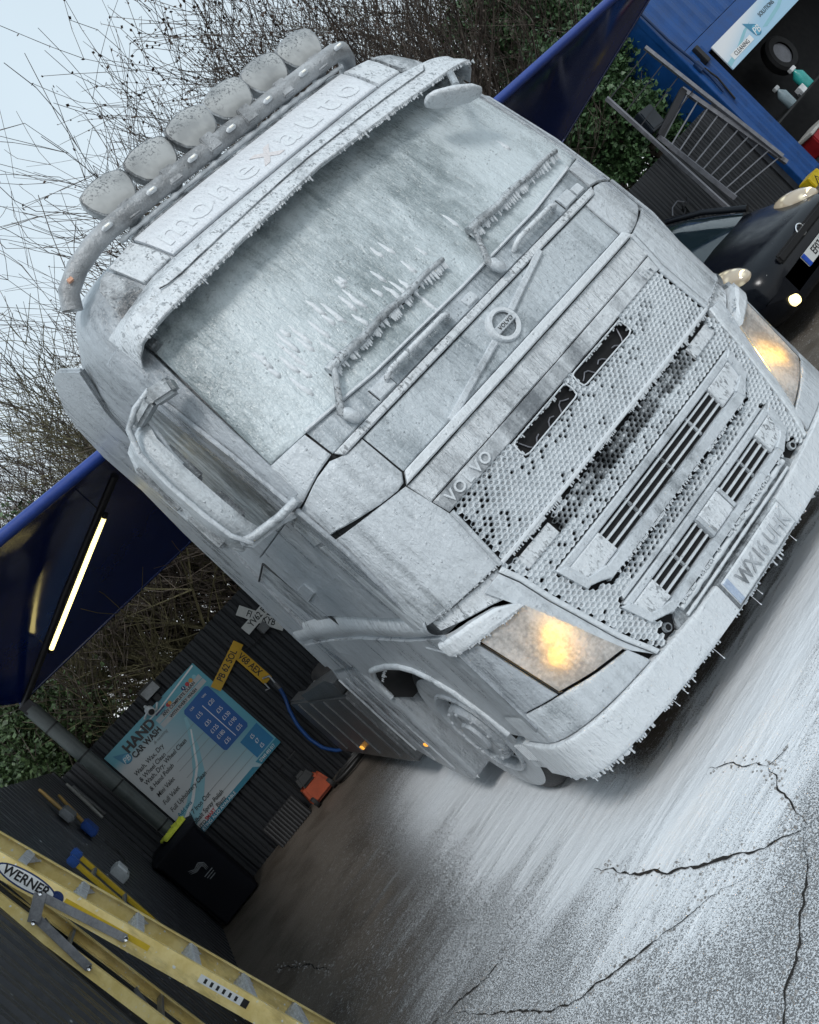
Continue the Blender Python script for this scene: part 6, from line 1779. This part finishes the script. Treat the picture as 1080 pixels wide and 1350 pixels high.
for y, zb, zt, w_ in ((0, .25, .56, .50), (.03, .21, .62, .66), (.12, .19, .68, .75), (.30, .18, .74, .80), (.55, .18, .84, .825), (.80, .18, .92, .83), (1.05, .18, .985, .83), (1.4, .18, .99, .83), (2.8, .18, 1.0, .83), (3.35, .2, .98, .81), (3.6, .24, .90, .76), (3.68, .32, .80, .68)):
    half = [(0, zb), (w_ * .85, zb), (w_ * .97, zb + .08), (w_, zb + .22), (w_, zt - .26), (w_ * .985, zt - .14), (w_ * .92, zt - .05), (w_ * .75, zt), (w_ * .4, zt + .025), (0, zt + .035)]
    ring_ = [(x, y, z) for x, z in half] + [(-x, y, z) for x, z in half[1:-1]][::-1]
    secs.append(ring_)
body = MB().loft(secs).build('body', CARP, car, smooth=45)
gh = []
for z, ya, yb, w_, c_ in ((.94, .78, 3.45, .74, .06), (1.10, 1.0, 3.40, .715, .06), (1.26, 1.24, 3.28, .67, .05), (1.38, 1.46, 3.10, .61, .04), (1.43, 1.64, 2.95, .53, .03)):
    gh.append([(-w_, ya + .16, z), (-w_ * .8, ya + c_, z), (-w_ * .4, ya + .01, z), (0, ya, z), (w_ * .4, ya + .01, z), (w_ * .8, ya + c_, z), (w_, ya + .16, z), (w_, yb - .12, z), (w_ * .8, yb, z), (-w_ * .8, yb, z), (-w_, yb - .12, z)])
MB().loft(gh).build('window_glass', GLASSD, car, smooth=40)
rf = []
for z, ya, yb, w_ in ((1.40, 1.50, 3.08, .60), (1.435, 1.62, 2.98, .55), (1.46, 1.8, 2.8, .42)):
    rf.append([(-w_, ya + .1, z), (-w_ * .6, ya, z), (w_ * .6, ya, z), (w_, ya + .1, z), (w_, yb - .1, z), (w_ * .6, yb, z), (-w_ * .6, yb, z), (-w_, yb - .1, z)])
MB().loft(rf).build('roof', CARP, car, smooth=50)
for sg in (-1, 1):
    mb = MB(); mb.tube([(sg * .755, .88, .95), (sg * .70, 1.24, 1.22), (sg * .62, 1.58, 1.405)], [.035, .03, .03], 8); mb.build('windscreen_pillar', CARP, car, smooth=60)
    mb = MB(); mb.tube([(sg * .74, 2.15, .96), (sg * .63, 2.2, 1.41)], .03, 8); mb.build('door_pillar', CARP, car)
    # bug-eyed headlamp sitting on the wing
    c = Vector((sg * .60, .33, .735)); rows = []
    for k in range(9):
        ph = math.pi * (k / 8) - math.pi / 2; rr_k = max(.02, math.cos(ph))
        rows.append([c + Vector((sg * (-.02 * math.sin(ph)) + .125 * rr_k * math.cos(t_), .20 * math.sin(ph), .098 * rr_k * math.sin(t_) + .055 * math.sin(ph))) for t_ in np.linspace(0, 2 * math.pi, 16, endpoint=False)])
    hl = MB().loft(rows).build('headlamp', HLG, car, smooth=70)
    mb = MB(); mb.lathe([(-.19, .001), (-.188, .045), (-.178, .06)], (sg * .62, .35, .70), 'y', 18); mb.build('bulb', emit('warm_headlamp', (1, .78, .45), 1.3), hl)
    mb = MB(); mb.lathe([(-.045, .001), (-.04, .045), (.0, .05)], (sg * .60, .02, .285), 'y', 18); mb.build('fog_lamp', emit('fog_lamp_glow', (1, .80, .36), 2.2) if sg < 0 else plain('fog_glass', (.4, .4, .38), .15), car)
    mb = MB(); mb.tube([(sg * .16, .005, .60), (sg * .36, .03, .585), (sg * .52, .10, .565)], [.007, .009, .006], 8); mb.build('chrome_grille_bar', CHROME, car, smooth=60)
    mb = MB(); mb.lathe([(-.035, .03), (-.03, .045), (.03, .05)], (sg * .57, .07, .55), 'y', 16); mb.build('side_lamp', plain('clear_lamp', (.5, .5, .48), .12, coat=1), car)
    mb = MB(); rws = [[(sg * (.86 + .10 * math.cos(t_)), 1.32 + dx_, 1.03 + .065 * math.sin(t_)) for t_ in np.linspace(0, 6.283, 12, endpoint=False)] for dx_ in (-.05, .05)]
    mb.loft(rws).build('door_mirror', CARP, car, bevel=.015)
    for y in (.68, 3.05):
        mb = MB(); mb.lathe([(sg * .85, .12), (sg * .86, .19), (sg * .845, .28), (sg * .80, .295), (sg * .68, .295), (sg * .66, .2)], (0, y, .295), 'x', 28); wl = mb.build('wheel', RUBBER, car, smooth=40)
        mb = MB(); mb.lathe([(sg * .855, .001), (sg * .85, .06), (sg * .862, .185), (sg * .866, .19)], (0, y, .295), 'x', 24); mb.build('wheel_trim', DSTEEL, wl, smooth=40)
mb = MB()
mb.lathe([(-.012, .042), (-.016, .050), (-.012, .058), (.004, .058), (.004, .042)], (0, .005, .615), 'y', 28, True); mb.box((0, -.008, .615), (.13, .014, .02)); mb.build('ring_badge', CHROME, car, smooth=50)
mb = MB(); mb.box((0, .0, .595), (.86, .05, .09)); mb.build('upper_grille', VOID, car, bevel=.02)
mb = MB(); mb.box((0, .03, .27), (.60, .05, .09)); mb.build('lower_grille', VOID, car, bevel=.02)
cp_ = MB().box((0, -.03, .42), (.52, .012, .111)).build('number_plate', PWH, car, bevel=.002)
mb = MB(); mb.box((-.235, -.037, .42), (.05, .004, .111)); mb.build('blue_band', plain('plate_blue', (.01, .06, .38), .35), cp_)
text('lettering', 'EF07 ZZT', .098, INK, cp_, Matrix.Translation((.028, -.0375, .42)) @ FACE_FRONT, .0008, bold=.0015, sx_=.76)
